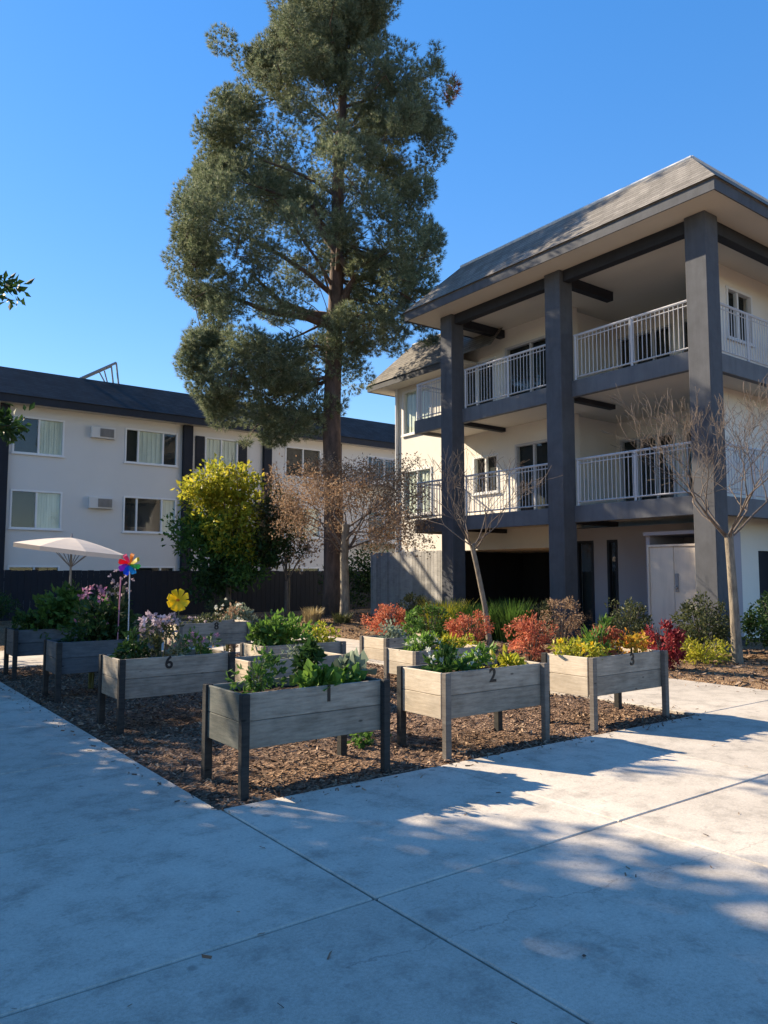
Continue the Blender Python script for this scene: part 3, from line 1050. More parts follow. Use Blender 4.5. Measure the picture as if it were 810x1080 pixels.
for za, pts_ in ((10.9, [(-.9, .2, 11.05), (-2.0, -.3, 11.35), (-3.0, -.5, 12.3)]), (10.5, [(-1.0, -.5, 10.7), (-2.3, -1.0, 10.75), (-3.6, -1.2, 11.2)]), (11.0, [(.7, -.3, 12.2), (-.6, -.6, 14.0), (-1.0, -.8, 15.5)])):
    p0, _r = trunk_at(za)
    limb.tube([p0] + [SR * a_ + SF * b_ + Vector((0, 0, c_)) for a_, b_, c_ in pts_], [.17, .14, .11, .04], 8, False)
# the tuft standing out on the upper right with browned needles beside it
out = SR * 3.55 + Vector((0, 0, 20.2))
p0, _ = trunk_at(19.0)
limb.tube([p0, p0.lerp(out, .5) + Vector((0, 0, -.1)), out], [.06, .045, .02], 6, False)
clump += [(out + Vector((rp.gauss(0, .28), rp.gauss(0, .28), rp.gauss(.15, .25))), .38) for _ in range(7)]
# hanging sprays on the right above the porch roof
for _ in range(12):
    z = rp.uniform(9.9, 12.5)
    o = SR * rp.uniform(2.1, 3.4) + SF * rp.uniform(-1, 1) + Vector((0, 0, z))
    p0, _r = trunk_at(z + 1.6)
    limb.tube([p0, p0.lerp(o, .6) + Vector((0, 0, .3)), o], [.05, .03, .012], 5, False)
    clump += [(o + Vector((rp.gauss(0, .25), rp.gauss(0, .25), rp.gauss(0, .3))), .33) for _ in range(3)]
def pine_scaled(m):
    m.v = [(x * PK, y * PK, 1.55 + (z - 1.55) * PK) for x, y, z in m.v]
    return m


tb = MB(); tb.tube(trk, trr, 14)
pt = pine_scaled(tb).build('trunk', M['pinebark'], pine, True)
pine_scaled(limb).build('limbs', M['pinebark'], pine, True)


def needles(clumps, rng_, tufts, per, L, W, shell=.4):
    C = np.array([tuple(c[0]) for c in clumps]); Rr = np.array([c[1] for c in clumps])
    n = len(C) * tufts
    ci = np.repeat(np.arange(len(C)), tufts)
    d = rng_.normal(size=(n, 3)); d /= np.linalg.norm(d, axis=1)[:, None]
    d[:, 2] = d[:, 2] * .8 + .15
    T = C[ci] + d * (Rr[ci] * rng_.random(n) ** shell)[:, None]
    ax = d + np.array([0, 0, .45]); ax /= np.linalg.norm(ax, axis=1)[:, None]
    m = n * per
    ti = np.repeat(np.arange(n), per)
    a = ax[ti] + rng_.normal(size=(m, 3)) * .55; a /= np.linalg.norm(a, axis=1)[:, None]
    b_ = np.cross(a, rng_.normal(size=(m, 3))); b_ /= np.linalg.norm(b_, axis=1)[:, None]
    ln = (L * (.6 + .7 * rng_.random(m)))[:, None]
    P = T[ti] - ax[ti] * .05
    V = np.stack([P - b_ * W * .5, P + b_ * W * .5, P + a * ln], 1).reshape(-1, 3)
    return V, np.arange(3 * m).reshape(m, 3)


nr = np.random.default_rng(8)
print('clumps', len(clump))
big_ = [c for c in clump if c[1] >= .5]; small_ = [c for c in clump if c[1] < .5]
print('clumps', len(big_), len(small_))
V, F = needles(big_, nr, 210, 17, .16, .015, .24)
V2, F2 = needles(small_, nr, 34, 17, .19, .015)
V, F = np.concatenate([V, V2]), np.concatenate([F, F2 + len(V)])
q = MB(); q.arrays(V, F); pine_scaled(q).build('crown', M['needle'], pine)
V, F = needles([(out + SR * .85 + Vector((0, 0, -.55)) + Vector((rp.gauss(0, .15), rp.gauss(0, .15), rp.gauss(0, .15))), .28) for _ in range(4)], nr, 16, 11, .25, .03)
q = MB(); q.arrays(V, F); pine_scaled(q).build('browned_tuft', M['needle_dead'], pine)


def leafy(name, label, cat, loc, lobes, mats, leaf, n, rng_, trunk_h=0, trunk_r=.08, tmat='brownbark', clumps=40, crad=.35, aspect=.5, group=None, lean=(0, 0), shell=.5, half=False, limbs=True, up=.0):
    """tree or shrub: trunk and limbs to each lobe, and one foliage mesh per leaf colour; lobes = (dx,dy,z,rx,ry,rz,mat)"""
    t = thing(name, label, cat, loc, 0, group)
    mb = MB()
    top = Vector((lean[0], lean[1], trunk_h))
    if trunk_h > 0:
        mb.tube([(0, 0, -.1), (lean[0] * .2, lean[1] * .2, trunk_h * .33), (lean[0] * .6, lean[1] * .6, trunk_h * .7), top], [trunk_r * 1.15, trunk_r, trunk_r * .9, trunk_r * .8], 9)
    fol = {}
    for lb_ in lobes:
        c = Vector(lb_[:3])
        if limbs:
            r_ = max(.006, trunk_r * .5)
            m1 = top.lerp(c, .5) + Vector((0, 0, .1 * lb_[5]))
            mb.tube([top * .97, m1, c], [r_, r_ * .7, r_ * .3], 5, False)
            for k in range(5):
                e = c + Vector((rng_.normal() * lb_[3] * .5, rng_.normal() * lb_[4] * .5, abs(rng_.normal()) * lb_[5] * .5))
                mb.tube([m1.lerp(c, .6), e], [r_ * .4, .005], 4, False)
        fol.setdefault(lb_[6], MB()).arrays(*leaf_arrays(int(n * lb_[3] * lb_[5] * 1.0) + 20, rng_, c, lb_[3:6], leaf, shell, clumps, crad * (lb_[3] + lb_[5]) / 2, aspect, up, half))
    if mb.v:
        mb.build('trunk' if trunk_h > .5 else 'stems', M[tmat], t, True)
    for k, (mn, m_) in enumerate(fol.items()):
        m_.build('crown' if trunk_h > .5 else 'foliage', M[mn], t)
    return t


G = np.random.default_rng(77)
# yellow-green tree in front of the fence; shade below put into darker leaf colours
leafy('shade_tree', 'rounded tree with yellow-green crown, shade painted below in darker green leaves, by the navy fence', 'tree', (10.85, 23.1, 0),
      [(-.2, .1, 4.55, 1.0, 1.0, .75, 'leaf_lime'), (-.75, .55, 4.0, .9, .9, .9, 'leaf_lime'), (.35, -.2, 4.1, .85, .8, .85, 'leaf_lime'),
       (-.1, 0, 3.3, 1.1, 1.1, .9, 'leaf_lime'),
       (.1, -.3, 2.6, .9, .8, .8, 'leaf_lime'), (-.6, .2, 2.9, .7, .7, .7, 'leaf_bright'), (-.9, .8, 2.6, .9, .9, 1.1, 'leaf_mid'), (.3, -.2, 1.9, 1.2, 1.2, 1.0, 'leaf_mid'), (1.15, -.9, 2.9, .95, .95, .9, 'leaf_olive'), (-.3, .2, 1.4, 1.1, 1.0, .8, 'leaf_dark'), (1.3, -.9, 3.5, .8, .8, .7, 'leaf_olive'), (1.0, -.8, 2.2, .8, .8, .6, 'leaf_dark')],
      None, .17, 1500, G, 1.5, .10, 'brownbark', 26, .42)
# pale-trunked small tree with dry brown foliage
dt = thing('bare_tree', 'slender pale-trunked tree with a haze of dry brown leaves in front of the pine', 'tree', (11.95, 17.9, .05))
mb = MB(); tips = []
rd = random.Random(5)
for k in range(11):
    a = k * 2.4
    branch_tree(mb, Vector((.05, 0, rd.uniform(2.0, 2.9))), Vector((math.cos(a), math.sin(a), rd.uniform(.35, 1.1))).normalized(), 1.0, .034, 3, rd, .7, .05, (2, 4), .74, tips, 3)
mb.build('branches', M['twig'], dt, True)
mb = MB(); mb.tube([(0, 0, -.3), (.02, 0, .8), (.0, .02, 2.0), (.05, 0, 2.9)], [.17, .135, .12, .11], 10, False)
mb.build('trunk', M['palebark'], dt, True)
fm = MB()
for tp in [t_ for t_ in tips if t_.z < 6]:
    fm.arrays(*leaf_arrays(50, G, tp, (.38, .38, .34), .07, .5))
fm.build('crown', M['leaf_dry'], dt)
# dry twiggy shrub between the two
leafy('dry_shrub', 'tall tan dry shrub beside the yellow-green tree', 'shrub', (12.4, 22.0, 0.1),
      [(0, 0, 3.4, 1.1, 1.1, 1.1, 'leaf_dry'), (.6, -.5, 2.4, .9, .9, .8, 'leaf_dry'), (-.2, .2, 4.4, .7, .7, .7, 'leaf_dry'), (-.3, 0, 2.3, .8, .8, .6, 'leaf_olive')],
      None, .10, 900, G, 1.2, .06, 'twig', 30, .40)
# thin staked sapling trunk near the fence
sp = thing('sapling', 'thin bare sapling stem standing before the navy fence left of the pine', 'tree', (13.0, 22.9, .05))
mb = MB(); mb.tube([(0, 0, -.1), (.02, 0, 1.0), (.0, 0, 2.2)], [.035, .03, .02], 6); mb.build('trunk', M['palebark'], sp)

# bare trees by the right building
def bare(label, loc, th, tr, seed, lean, n, L, depth, spread=.6, kids=(2, 3), upb=.12, mat_='twig'):
    t = thing('bare_tree', label, 'tree', loc, 0, 'bare winter trees by the right building')
    rd = random.Random(seed)
    mb = MB()
    top = Vector((lean[0], lean[1], th))
    mb.tube([(0, 0, -.1), (lean[0] * .3, lean[1] * .3, th * .4), (lean[0] * .7, lean[1] * .7, th * .75), top], [tr * 1.25, tr, tr * .92, tr * .95], 10, False)
    mb.build('trunk', M['palebark'], t, True)
    mb = MB()
    for k in range(n):
        a = 2 * math.pi * k / n + rd.uniform(-.3, .3)
        branch_tree(mb, top * rd.uniform(.93, 1.0), Vector((math.cos(a), math.sin(a), rd.uniform(.5, 1.5))).normalized(), L, tr * .30, depth, rd, spread, upb, kids, .74, None, 3)
    mb.build('branches', M[mat_], t, True)
    return t


bare('bare grey tree with dense twigs and straight trunk at the right edge', (12.85, 7.0, 0), 2.25, .078, 3, (-.05, .05), 8, .95, 5, .62, (2, 3))
bare('slim leaning bare tree with few branches between two columns', (11.35, 11.5, 0), 2.15, .055, 8, (-.30, .22), 8, .8, 4, .65, (2, 3), .1)

# shade trees standing left of the paving: only their overhanging twigs reach into view
def shade_tree(label, ctr, lobes, n, leaf, seed, th, tr, sprays=()):
    g = np.random.default_rng(seed)
    t = thing('shade_tree', label, 'tree', (ctr.x, ctr.y, 0), 0)
    mb = MB(); f = MB()
    mb.tube([(0, 0, -.1), (.05, 0, th * .5), (0, .05, th)], [tr * 1.2, tr, tr * .85], 12, False)
    for (r_, fw, z, a, c, h) in lobes:
        ce = SR * r_ + SF * fw + Vector((0, 0, z))
        m1 = Vector((0, 0, th)).lerp(ce, .5) + Vector((0, 0, .3))
        mb.tube([(0, 0, th * .96), m1, ce], [tr * .5, tr * .3, .02], 7, False)
        f.arrays(*leaf_arrays(int(n * a * h), g, ce, (a, c, h), leaf, .4, 34, .5 * a))
    for s in sprays:
        ce = s - ctr
        st = Vector((0, 0, th + .6))
        mb.tube([st, st.lerp(ce, .6) + Vector((0, 0, .35)), ce], [tr * .25, .03, .008], 5, False)
        f.arrays(*leaf_arrays(95, g, ce, (.34, .34, .13), .13, .6, 9, .13))
        f.arrays(*leaf_arrays(70, g, ce.lerp(st, .1), (.3, .3, .18), .13, .6, 6, .14))
    mb.build('trunk', M['brownbark'], t, True)
    f.build('crown', M['leaf_dark'], t)
    return t


SD = Vector((SUN_V.x, SUN_V.y, 0)).normalized()        # towards the sun
SP = Vector((-SD.y, SD.x, 0)) * -1                     # across the sun line
if SP.dot(SF) < 0: SP = -SP


def sp_(s, p):
    """site point from distance down-sun (s) and across (p), as offsets across / along the view"""
    v = SD * -s + SP * p
    return v.dot(SR), v.dot(SF)


def lobes_at(lst, ctr):
    o = []
    for s, p, z, a, c, h in lst:
        r_, f_ = sp_(s, p)
        v = SR * r_ + SF * f_ - ctr
        o.append((v.dot(SR), v.dot(SF), z, a, c, h))
    return o


c1 = cw(*sp_(-11.5, .6))
shade_tree('big leafy tree beside the paving whose shade covers the foreground', c1,
           lobes_at([(-11.5, 2.7, 4.6, 1.7, 1.7, 1.3), (-12.5, 1.0, 5.2, 2.0, 2.0, 1.6), (-10.5, -1.2, 5.0, 2.0, 2.0, 1.6), (-11, 1.2, 7.0, 1.9, 1.9, 1.5), (-13.5, -1.5, 7.0, 2.0, 2.0, 1.5),
                     (-10, 2.0, 6.2, 1.5, 1.5, 1.2), (-13, 2.4, 6.9, 1.6, 1.6, 1.2), (-9.5, .0, 3.6, 1.6, 1.6, 1.0), (-10, 2.8, 3.4, 1.4, 1.4, .9), (-13, 1.5, 8.6, 1.7, 1.7, 1.2), (-9.0, -3.0, 4.0, 1.6, 1.6, 1.2), (-12, 2.9, 5.6, 1.3, 1.3, 1.0), (-11, 0, 4.2, 1.8, 1.8, 1.2), (-10.8, 3.9, 2.9, 1.2, 1.2, .8), (-12.4, 4.0, 3.4, 1.2, 1.2, .8), (-13.6, 4.7, 3.2, 1.2, 1.2, .8), (-9.4, 3.2, 2.7, 1.1, 1.1, .7), (-12.6, 3.8, 6.4, .9, .8, .7), (-13, 2.7, 7.6, 1.4, 1.4, 1.0), (-14.6, 2.4, 8.2, 1.5, 1.5, 1.1), (-14.8, .8, 8.2, 1.6, 1.6, 1.1), (-12.0, 1.4, 6.0, 1.4, 1.4, 1.0)], c1), 900, .22, 31, 2.6, .22)
c2 = cw(*sp_(-17.0, 6.9))
shade_tree('leafy tree at the left edge with twig ends poking into the sky', c2,
           lobes_at([(-17, 7.0, 4.8, 2.0, 2.0, 1.2), (-17.5, 5.6, 4.4, 1.5, 1.5, 1.1), (-16.5, 8.2, 4.4, 1.4, 1.5, 1.0), (-15.5, 6.8, 3.9, 1.5, 1.5, .9), (-19, 7.5, 4.0, 1.6, 1.6, 1.2), (-14.2, 5.0, 4.7, 1.0, 1.0, .8), (-16, 6.2, 5.0, 1.5, 1.4, 1.0), (-15.2, 4.9, 4.3, 1.3, 1.2, .9), (-17.5, 4.7, 3.6, 1.4, 1.2, .9), (-16, 8.0, 4.4, 1.3, 1.3, .9), (-13.4, 4.6, 3.2, 1.1, 1.0, .7)], c2), 900, .2, 32, 2.4, .16,
           sprays=(cw(-5.13, 10.0, 5.42), cw(-5.0, 10.0, 3.52), cw(-5.3, 10.1, 3.6)))

# ------------------------------------------------------------------ planter boxes
def planter(number, label, x, y, L=1.28, W=.60, top=.70, bot=.305, front='wood_grey', end='wood_sunlit', leg='leg_dark', fleg=None, rz=0, digit_x=.5, digit_h=.122):
    t = thing('planter_box', label, 'planter box', (x, y, 0), rz, 'raised wooden planter boxes in the mulch court')
    th = .024
    h = (top - bot)
    nb = 2 if h > .26 else 2
    def panel(x0, y0, x1, y1, name, m):
        q = MB()
        for k in range(nb):
            q.box(x0, y0, bot + h * k / nb + .0015, x1, y1, bot + h * (k + 1) / nb - .0015, .004)
        return q.build(name, M[m], t)
    lw_ = .062
    fp = panel(lw_ * .5, .006, L - lw_ * .5, .006 + th, 'front_panel', front)
    panel(lw_ * .5, W - .006 - th, L - lw_ * .5, W - .006, 'back_panel', front)
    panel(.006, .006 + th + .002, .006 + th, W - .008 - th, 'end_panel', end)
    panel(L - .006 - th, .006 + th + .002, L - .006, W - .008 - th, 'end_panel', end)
    for i, (lx, ly) in enumerate(((-.01, -.012), (L - lw_ + .01, -.012), (-.012, W - lw_ + .012), (L - lw_ + .01, W - lw_ + .012))):
        q = MB(); q.box(lx, ly, -.06, lx + lw_, ly + (.018 if ly < 0 else lw_), bot, .004) if False else q.box(lx, ly - (lw_ - .02 if ly < 0 else -lw_ + .05), -.06, lx + lw_, ly + (.016 if ly < 0 else lw_ + .02), top + .003, .005)
        q.build('leg', M[(fleg or leg) if ly < 0 else leg], t)
    q = MB()
    n1, n2 = 18, 10
    r_ = random.Random(int(x * 10 + y * 100))
    for j in range(n2):
        for i in range(n1):
            q.v.append((.034 + (L - .068) * i / (n1 - 1), .034 + (W - .068) * j / (n2 - 1), top - .06 + r_.uniform(-.012, .014)))
    q.f = [(j * n1 + i, j * n1 + i + 1, (j + 1) * n1 + i + 1, (j + 1) * n1 + i) for j in range(n2 - 1) for i in range(n1 - 1)]
    so = q.build('soil', M['soil'], t)
    q = MB(); q.box(.032, .032, bot + .02, L - .032, W - .032, bot + .035); q.build('bottom_boards', M['wood_grey'], t)
    if number:
        cu = bpy.data.curves.new('number', 'FONT')
        cu.body = number; cu.size = 1.0; cu.extrude = .0115; cu.offset = .022; cu.resolution_u = 8
        cu.align_x = 'CENTER'; cu.align_y = 'CENTER'
        tmp = bpy.data.objects.new('number_curve', cu); col.objects.link(tmp)
        me = bpy.data.meshes.new_from_object(tmp.evaluated_get(bpy.context.evaluated_depsgraph_get()))
        bpy.data.objects.remove(tmp); bpy.data.curves.remove(cu)
        me.transform(Matrix.Scale(digit_h * 1.42, 4))
        me.materials.clear(); me.materials.append(M['numeral'])
        o = bpy.data.objects.new('number', me); col.objects.link(o); o.parent = t
        o.location = (L * digit_x, .0025, top - digit_h * .5 - .005); o.rotation_euler = (R(90), 0, 0)
    return t


planter('1', 'large grey planter box marked 1, nearest the corner of the paving', 2.44, 4.97, front='wood_grey', end='wood_deep_shade', leg='leg_dark', digit_x=.58)
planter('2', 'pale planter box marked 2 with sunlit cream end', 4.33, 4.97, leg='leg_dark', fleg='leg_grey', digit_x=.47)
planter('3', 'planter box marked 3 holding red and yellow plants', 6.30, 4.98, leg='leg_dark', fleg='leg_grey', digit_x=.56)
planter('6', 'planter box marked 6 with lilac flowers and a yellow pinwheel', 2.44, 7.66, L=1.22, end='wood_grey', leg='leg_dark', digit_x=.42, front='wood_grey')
planter(None, 'planter box coloured in dark blue shade right behind the box marked 6', 2.42, 10.0, front='wood_blue_shade', end='wood_blue_shade', leg='leg_dark')
planter(None, 'farthest planter box, coloured in dark shade, at the left edge, on thin legs', 2.42, 12.55, front='wood_blue_shade', end='wood_blue_shade', leg='leg_dark')
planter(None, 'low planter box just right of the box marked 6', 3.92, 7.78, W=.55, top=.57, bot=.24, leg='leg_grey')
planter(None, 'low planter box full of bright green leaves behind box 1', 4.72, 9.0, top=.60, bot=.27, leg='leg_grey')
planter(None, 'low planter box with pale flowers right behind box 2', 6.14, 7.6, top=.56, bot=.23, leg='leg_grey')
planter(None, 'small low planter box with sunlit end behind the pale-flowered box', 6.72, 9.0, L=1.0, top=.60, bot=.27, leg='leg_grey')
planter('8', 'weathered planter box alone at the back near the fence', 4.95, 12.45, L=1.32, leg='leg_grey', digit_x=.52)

# ------------------------------------------------------------------ planting in the boxes
def plant(name, label, cat, x, y, z, h, r, mat_, leaf, n, blooms=None, aspect=.5, clumps=10, crad=.4, up=.4, stems=5, group=None, ry=None, bl_n=30, bl_s=.04, bl_top=True):
    t = thing(name, label, cat, (x, y, z), 0, group)
    s = MB()
    for k in range(stems):
        a = G.random() * 6.28; q = G.random() * r * .6
        s.tube([(q * .3 * math.cos(a), q * .3 * math.sin(a), -.05), (q * .6 * math.cos(a), q * .6 * math.sin(a), h * .4), (q * math.cos(a), q * math.sin(a), h * .8)], [.008 + .01 * h, .006, .003], 5, False)
    s.build('stems', M['stem'], t)
    f = MB()
    f.arrays(*leaf_arrays(n, G, (0, 0, h * .5), (r, ry or r, h * .48), leaf, .45, clumps, crad * r, aspect, up))
    f.build('foliage', M[mat_], t)
    if blooms:
        f = MB()
        for k in range(bl_n):
            a = G.random() * 6.28; q = r * math.sqrt(G.random())
            zz_ = h * (.65 + .4 * G.random()) if bl_top else h * (.3 + .7 * G.random())
            f.arrays(*leaf_arrays(8, G, (q * math.cos(a), q * math.sin(a) * ((ry or r) / r), zz_), (bl_s * .3,) * 3, bl_s, .5, 0, .3, .7))
        f.build('blossoms', M[blooms], t)
    return t


ZT = .63
B1 = 'plants growing in box 1'
plant('herb_plant', 'airy pale green herb at the left end of box 1', 'plant', 2.72, 5.26, ZT, .34, .17, 'leaf_mid', .055, 330, None, .5, 14, .45, .5, 6, B1)
plant('pepper_plant', 'upright dark green plant, tallest in box 1', 'plant', 3.22, 5.30, ZT, .42, .10, 'leaf_dark', .085, 230, None, .55, 10, .5, .1, 4, B1)
plant('lettuce', 'yellow-green lettuce in the middle of box 1 before the tall dark plant', 'plant', 3.12, 5.12, ZT, .15, .15, 'leaf_bright', .10, 120, None, .75, 6, .5, .6, 2, B1)
plant('lettuce', 'lime lettuce between the tall plant and the silvery cabbage in box 1', 'plant', 3.46, 5.16, ZT, .17, .17, 'leaf_bright', .10, 130, None, .7, 6, .5, .5, 2, B1)
plant('cabbage', 'silvery green cabbage at the right end of box 1', 'plant', 3.58, 5.32, ZT, .22, .15, 'leaf_sage', .13, 70, None, .85, 5, .5, .5, 2, B1)
B2 = 'plants growing in box 2'
plant('leafy_green', 'mid green leafy plant with white flowers at the left of box 2', 'plant', 4.62, 5.28, ZT, .20, .20, 'leaf_mid', .075, 300, 'flower_white', .6, 12, .45, .5, 3, B2, bl_n=5)
plant('leafy_green', 'bright green plant in the middle of box 2', 'plant', 4.98, 5.30, ZT, .18, .20, 'leaf_bright', .075, 220, 'flower_white', .6, 10, .45, .5, 3, B2, bl_n=5)
plant('lettuce', 'low lime-green lettuce near the right end of box 2', 'plant', 5.36, 5.25, ZT, .13, .17, 'leaf_lime', .07, 170, None, .6, 8, .45, .5, 2, B2)
B3 = 'plants growing in box 3'
plant('leafy_green', 'yellow-green mound over the left half of box 3', 'plant', 6.55, 5.28, ZT, .20, .24, 'leaf_lime', .06, 420, 'flower_yellow', .45, 14, .4, .6, 4, B3, bl_n=8)
plant('leafy_green', 'tall green grassy clump in the middle of box 3', 'plant', 6.86, 5.32, ZT, .40, .13, 'leaf_bright', .13, 160, None, .16, 6, .5, 1.6, 5, B3)
plant('heavenly_bamboo', 'scarlet leafy plant rising from the back of box 3', 'plant', 7.12, 5.42, ZT, .40, .15, 'leaf_red', .06, 330, None, .5, 14, .45, .2, 5, B3)
plant('leafy_green', 'orange and yellow leafed plant at the right end of box 3', 'plant', 7.30, 5.20, ZT, .26, .19, 'leaf_orange', .06, 330, None, .5, 12, .45, .4, 4, B3)
B6 = 'plants growing in box 6'
plant('flowering_bush', 'lilac-flowered bush standing tall in box 6', 'plant', 3.0, 8.06, ZT, .46, .25, 'leaf_olive', .055, 420, 'flower_lilac', .45, 18, .3, .6, 7, B6, ry=.12, bl_n=34, bl_s=.045)
plant('flowering_bush', 'low dark green plant at the left of box 6', 'plant', 2.68, 7.97, ZT, .28, .17, 'leaf_dark', .07, 300, None, .5, 12, .45, .4, 4, B6)
plant('herb_plant', 'silvery herb near the front of box 6', 'plant', 3.18, 7.97, ZT, .20, .12, 'leaf_sage', .05, 260, 'flower_pink', .4, 12, .45, .4, 4, B6, bl_n=6, bl_s=.03)
plant('herb_plant', 'reddish and green herb at the right end of box 6', 'plant', 3.42, 7.95, ZT, .26, .18, 'leaf_mid', .06, 260, 'flower_pink', .45, 12, .45, .4, 4, B6, bl_n=10, bl_s=.03)
B5 = 'plants growing in the dark slate box'
plant('leafy_green', 'thick dark green foliage over the shade-coloured box', 'plant', 3.0, 10.3, ZT, .46, .48, 'leaf_dark', .10, 1000, None, .55, 26, .35, .4, 8, B5, ry=.25)
plant('flowering_bush', 'pink-flowered plant rising behind the shade-coloured box', 'plant', 3.05, 10.75, .0, 1.30, .22, 'leaf_olive', .07, 320, 'flower_pink', .5, 16, .4, .4, 6, B5, bl_n=26, bl_s=.05)
plant('dried_plant', 'dark dried stalk plant beside the rainbow pinwheel', 'plant', 3.28, 10.35, ZT, .95, .17, 'leaf_olive', .05, 210, 'flower_lilac', .4, 22, .3, .4, 9, B5, bl_n=22, bl_s=.03)
B4 = 'plants growing in the farthest dark box'
plant('leafy_green', 'big dark green plant bulging from the farthest dark box', 'plant', 3.15, 12.85, ZT, .62, .50, 'leaf_mid', .12, 900, None, .6, 24, .35, .4, 8, B4, ry=.3)
plant('leafy_green', 'lower green plant spilling over the left of the farthest dark box', 'plant', 2.75, 12.8, ZT, .32, .28, 'leaf_dark', .10, 400, None, .55, 14, .4, .4, 5, B4)
plant('herb_plant', 'low sage-green herb in the low box by box 6', 'plant', 4.75, 8.05, .50, .16, .22, 'leaf_sage', .05, 300, None, .45, 14, .4, .5, 4, 'plants in the low box by box 6')
BM = 'plants in the bright green box'
plant('leafy_green', 'bright green leafy mass filling the low box behind box 1', 'plant', 5.25, 9.32, .53, .36, .46, 'leaf_bright', .085, 1000, None, .55, 30, .3, .5, 8, BM, ry=.25)
plant('leafy_green', 'dark green bush at the left end of the bright green box', 'plant', 4.92, 9.32, .53, .40, .25, 'leaf_mid', .08, 500, None, .55, 16, .4, .4, 5, BM)
plant('leafy_green', 'light green leafy clump at the right end of the bright green box', 'plant', 5.75, 9.3, .53, .33, .24, 'leaf_lime', .07, 300, None, .5, 14, .4, .5, 4, BM)
BP = 'plants in the pale-flowered box'
plant('leafy_green', 'green row of leaves with white flowers in the box behind box 2', 'plant', 6.55, 7.88, .49, .20, .32, 'leaf_bright', .07, 500, 'flower_white', .5, 18, .35, .5, 5, BP, ry=.2, bl_n=14)
plant('leafy_green', 'lime-green leaves at the right of the box behind box 2', 'plant', 7.10, 7.88, .49, .18, .26, 'leaf_lime', .07, 330, None, .5, 14, .35, .5, 4, BP, ry=.2)
plant('herb_plant', 'grey-green herb in the small low box', 'plant', 7.05, 9.3, .53, .22, .25, 'leaf_sage', .06, 330, None, .5, 14, .4, .5, 4, 'plants in the small low box')
plant('leafy_green', 'tall lime shoots at the right of the small low box', 'plant', 7.5, 9.35, .53, .42, .16, 'leaf_bright', .07, 230, None, .5, 10, .4, .8, 5, 'plants in the small low box')
plant('flowering_bush', 'tan dried flower heads at the right of the box by the fence', 'plant', 6.2, 13.2, 0, 1.05, .30, 'leaf_dry', .07, 460, 'flower_white', .55, 18, .4, .3, 7, 'plants near the back box', bl_n=10, bl_s=.04)
plant('herb_plant', 'low dusty plant in the weathered box at the back', 'plant', 5.55, 12.75, ZT, .14, .35, 'leaf_olive', .06, 300, 'flower_lilac', .5, 14, .35, .4, 4, 'plants near the back box', ry=.2, bl_n=6, bl_s=.035)
plant('weed', 'small green weed in the mulch between boxes 1 and 2', 'plant', 4.12, 5.75, -.02, .16, .17, 'leaf_mid', .07, 90, None, .6, 8, .4, .5, 3)

# ------------------------------------------------------------------ pinwheels
def stick(t, h, r=.007, m='metal', x=0):
    s = MB(); s.tube([(x, 0, -.15), (x, 0, h)], [r, r], 6); return s.build('stick', M[m], t)


def spinner(t, h, cols, R_, face, blades_each=1, curl=.35, w_=.55):
    """curled blades around a hub, the disc facing direction `face`"""
    n = len(cols)
    f = Vector(face).normalized()
    a = f.cross(Vector((0, 0, 1))).normalized(); u = a.cross(f)
    c = Vector((0, 0, h)) + f * .02
    for k in range(n):
        t0 = 2 * math.pi * k / n; t1 = t0 + 2 * math.pi / n * w_; t2 = t0 + 2 * math.pi / n * 1.1
        d = lambda q, r_: (a * math.cos(q) + u * math.sin(q)) * r_
        q = MB()
        rows = [(c, c), (c + d(t0, R_ * .45) + f * .004, c + d(t2, R_ * .35) + f * R_ * curl * .5), (c + d(t0, R_ * .85) + f * .003, c + d(t1 + .1, R_ * .75) + f * R_ * curl), (c + d(t0 + .12, R_) + f * .002, c + d(t1, R_ * .95) + f * R_ * curl * .6)]
        for i in range(3):
            q.quad(rows[i][0], rows[i + 1][0], rows[i + 1][1], rows[i][1])
        for v in [x for x in q.v]: q.v.append(tuple(Vector(v) - f * .003))
        q.f += [tuple(i + 12 for i in fc)[::-1] for fc in q.f]
        q.build('blade', M[cols[k]], t)
    hb = MB(); hb.tube([c - f * .03, c + f * .035], [.018, .014], 10); hb.build('hub', M['spin_orange'], t)


pw = thing('pinwheel', 'rainbow pinwheel on tall sticks above the shade-coloured box', 'pinwheel', (3.28, 9.96, ZT))
stick(pw, 1.04, .008, 'rail')
spinner(pw, 1.04, ['spin_red', 'spin_pink', 'spin_orange', 'spin_yellow', 'spin_green', 'spin_cyan', 'spin_blue', 'spin_purple'], .15, (-.55, -.8, .1), curl=.35, w_=.62)
s_ = MB(); s_.tube([(-.12, .06, -.15), (-.10, .05, .88)], [.008, .008], 6); s_.build('stick', M['flower_pink'], pw)
yw = thing('pinwheel', 'bright yellow flower pinwheel at the right of box 6', 'pinwheel', (3.20, 8.06, ZT))
stick(yw, .63, .007, 'stem')
spinner(yw, .63, ['spin_yellow'] * 8, .13, (-.60, -.75, .05), curl=.25, w_=.8)

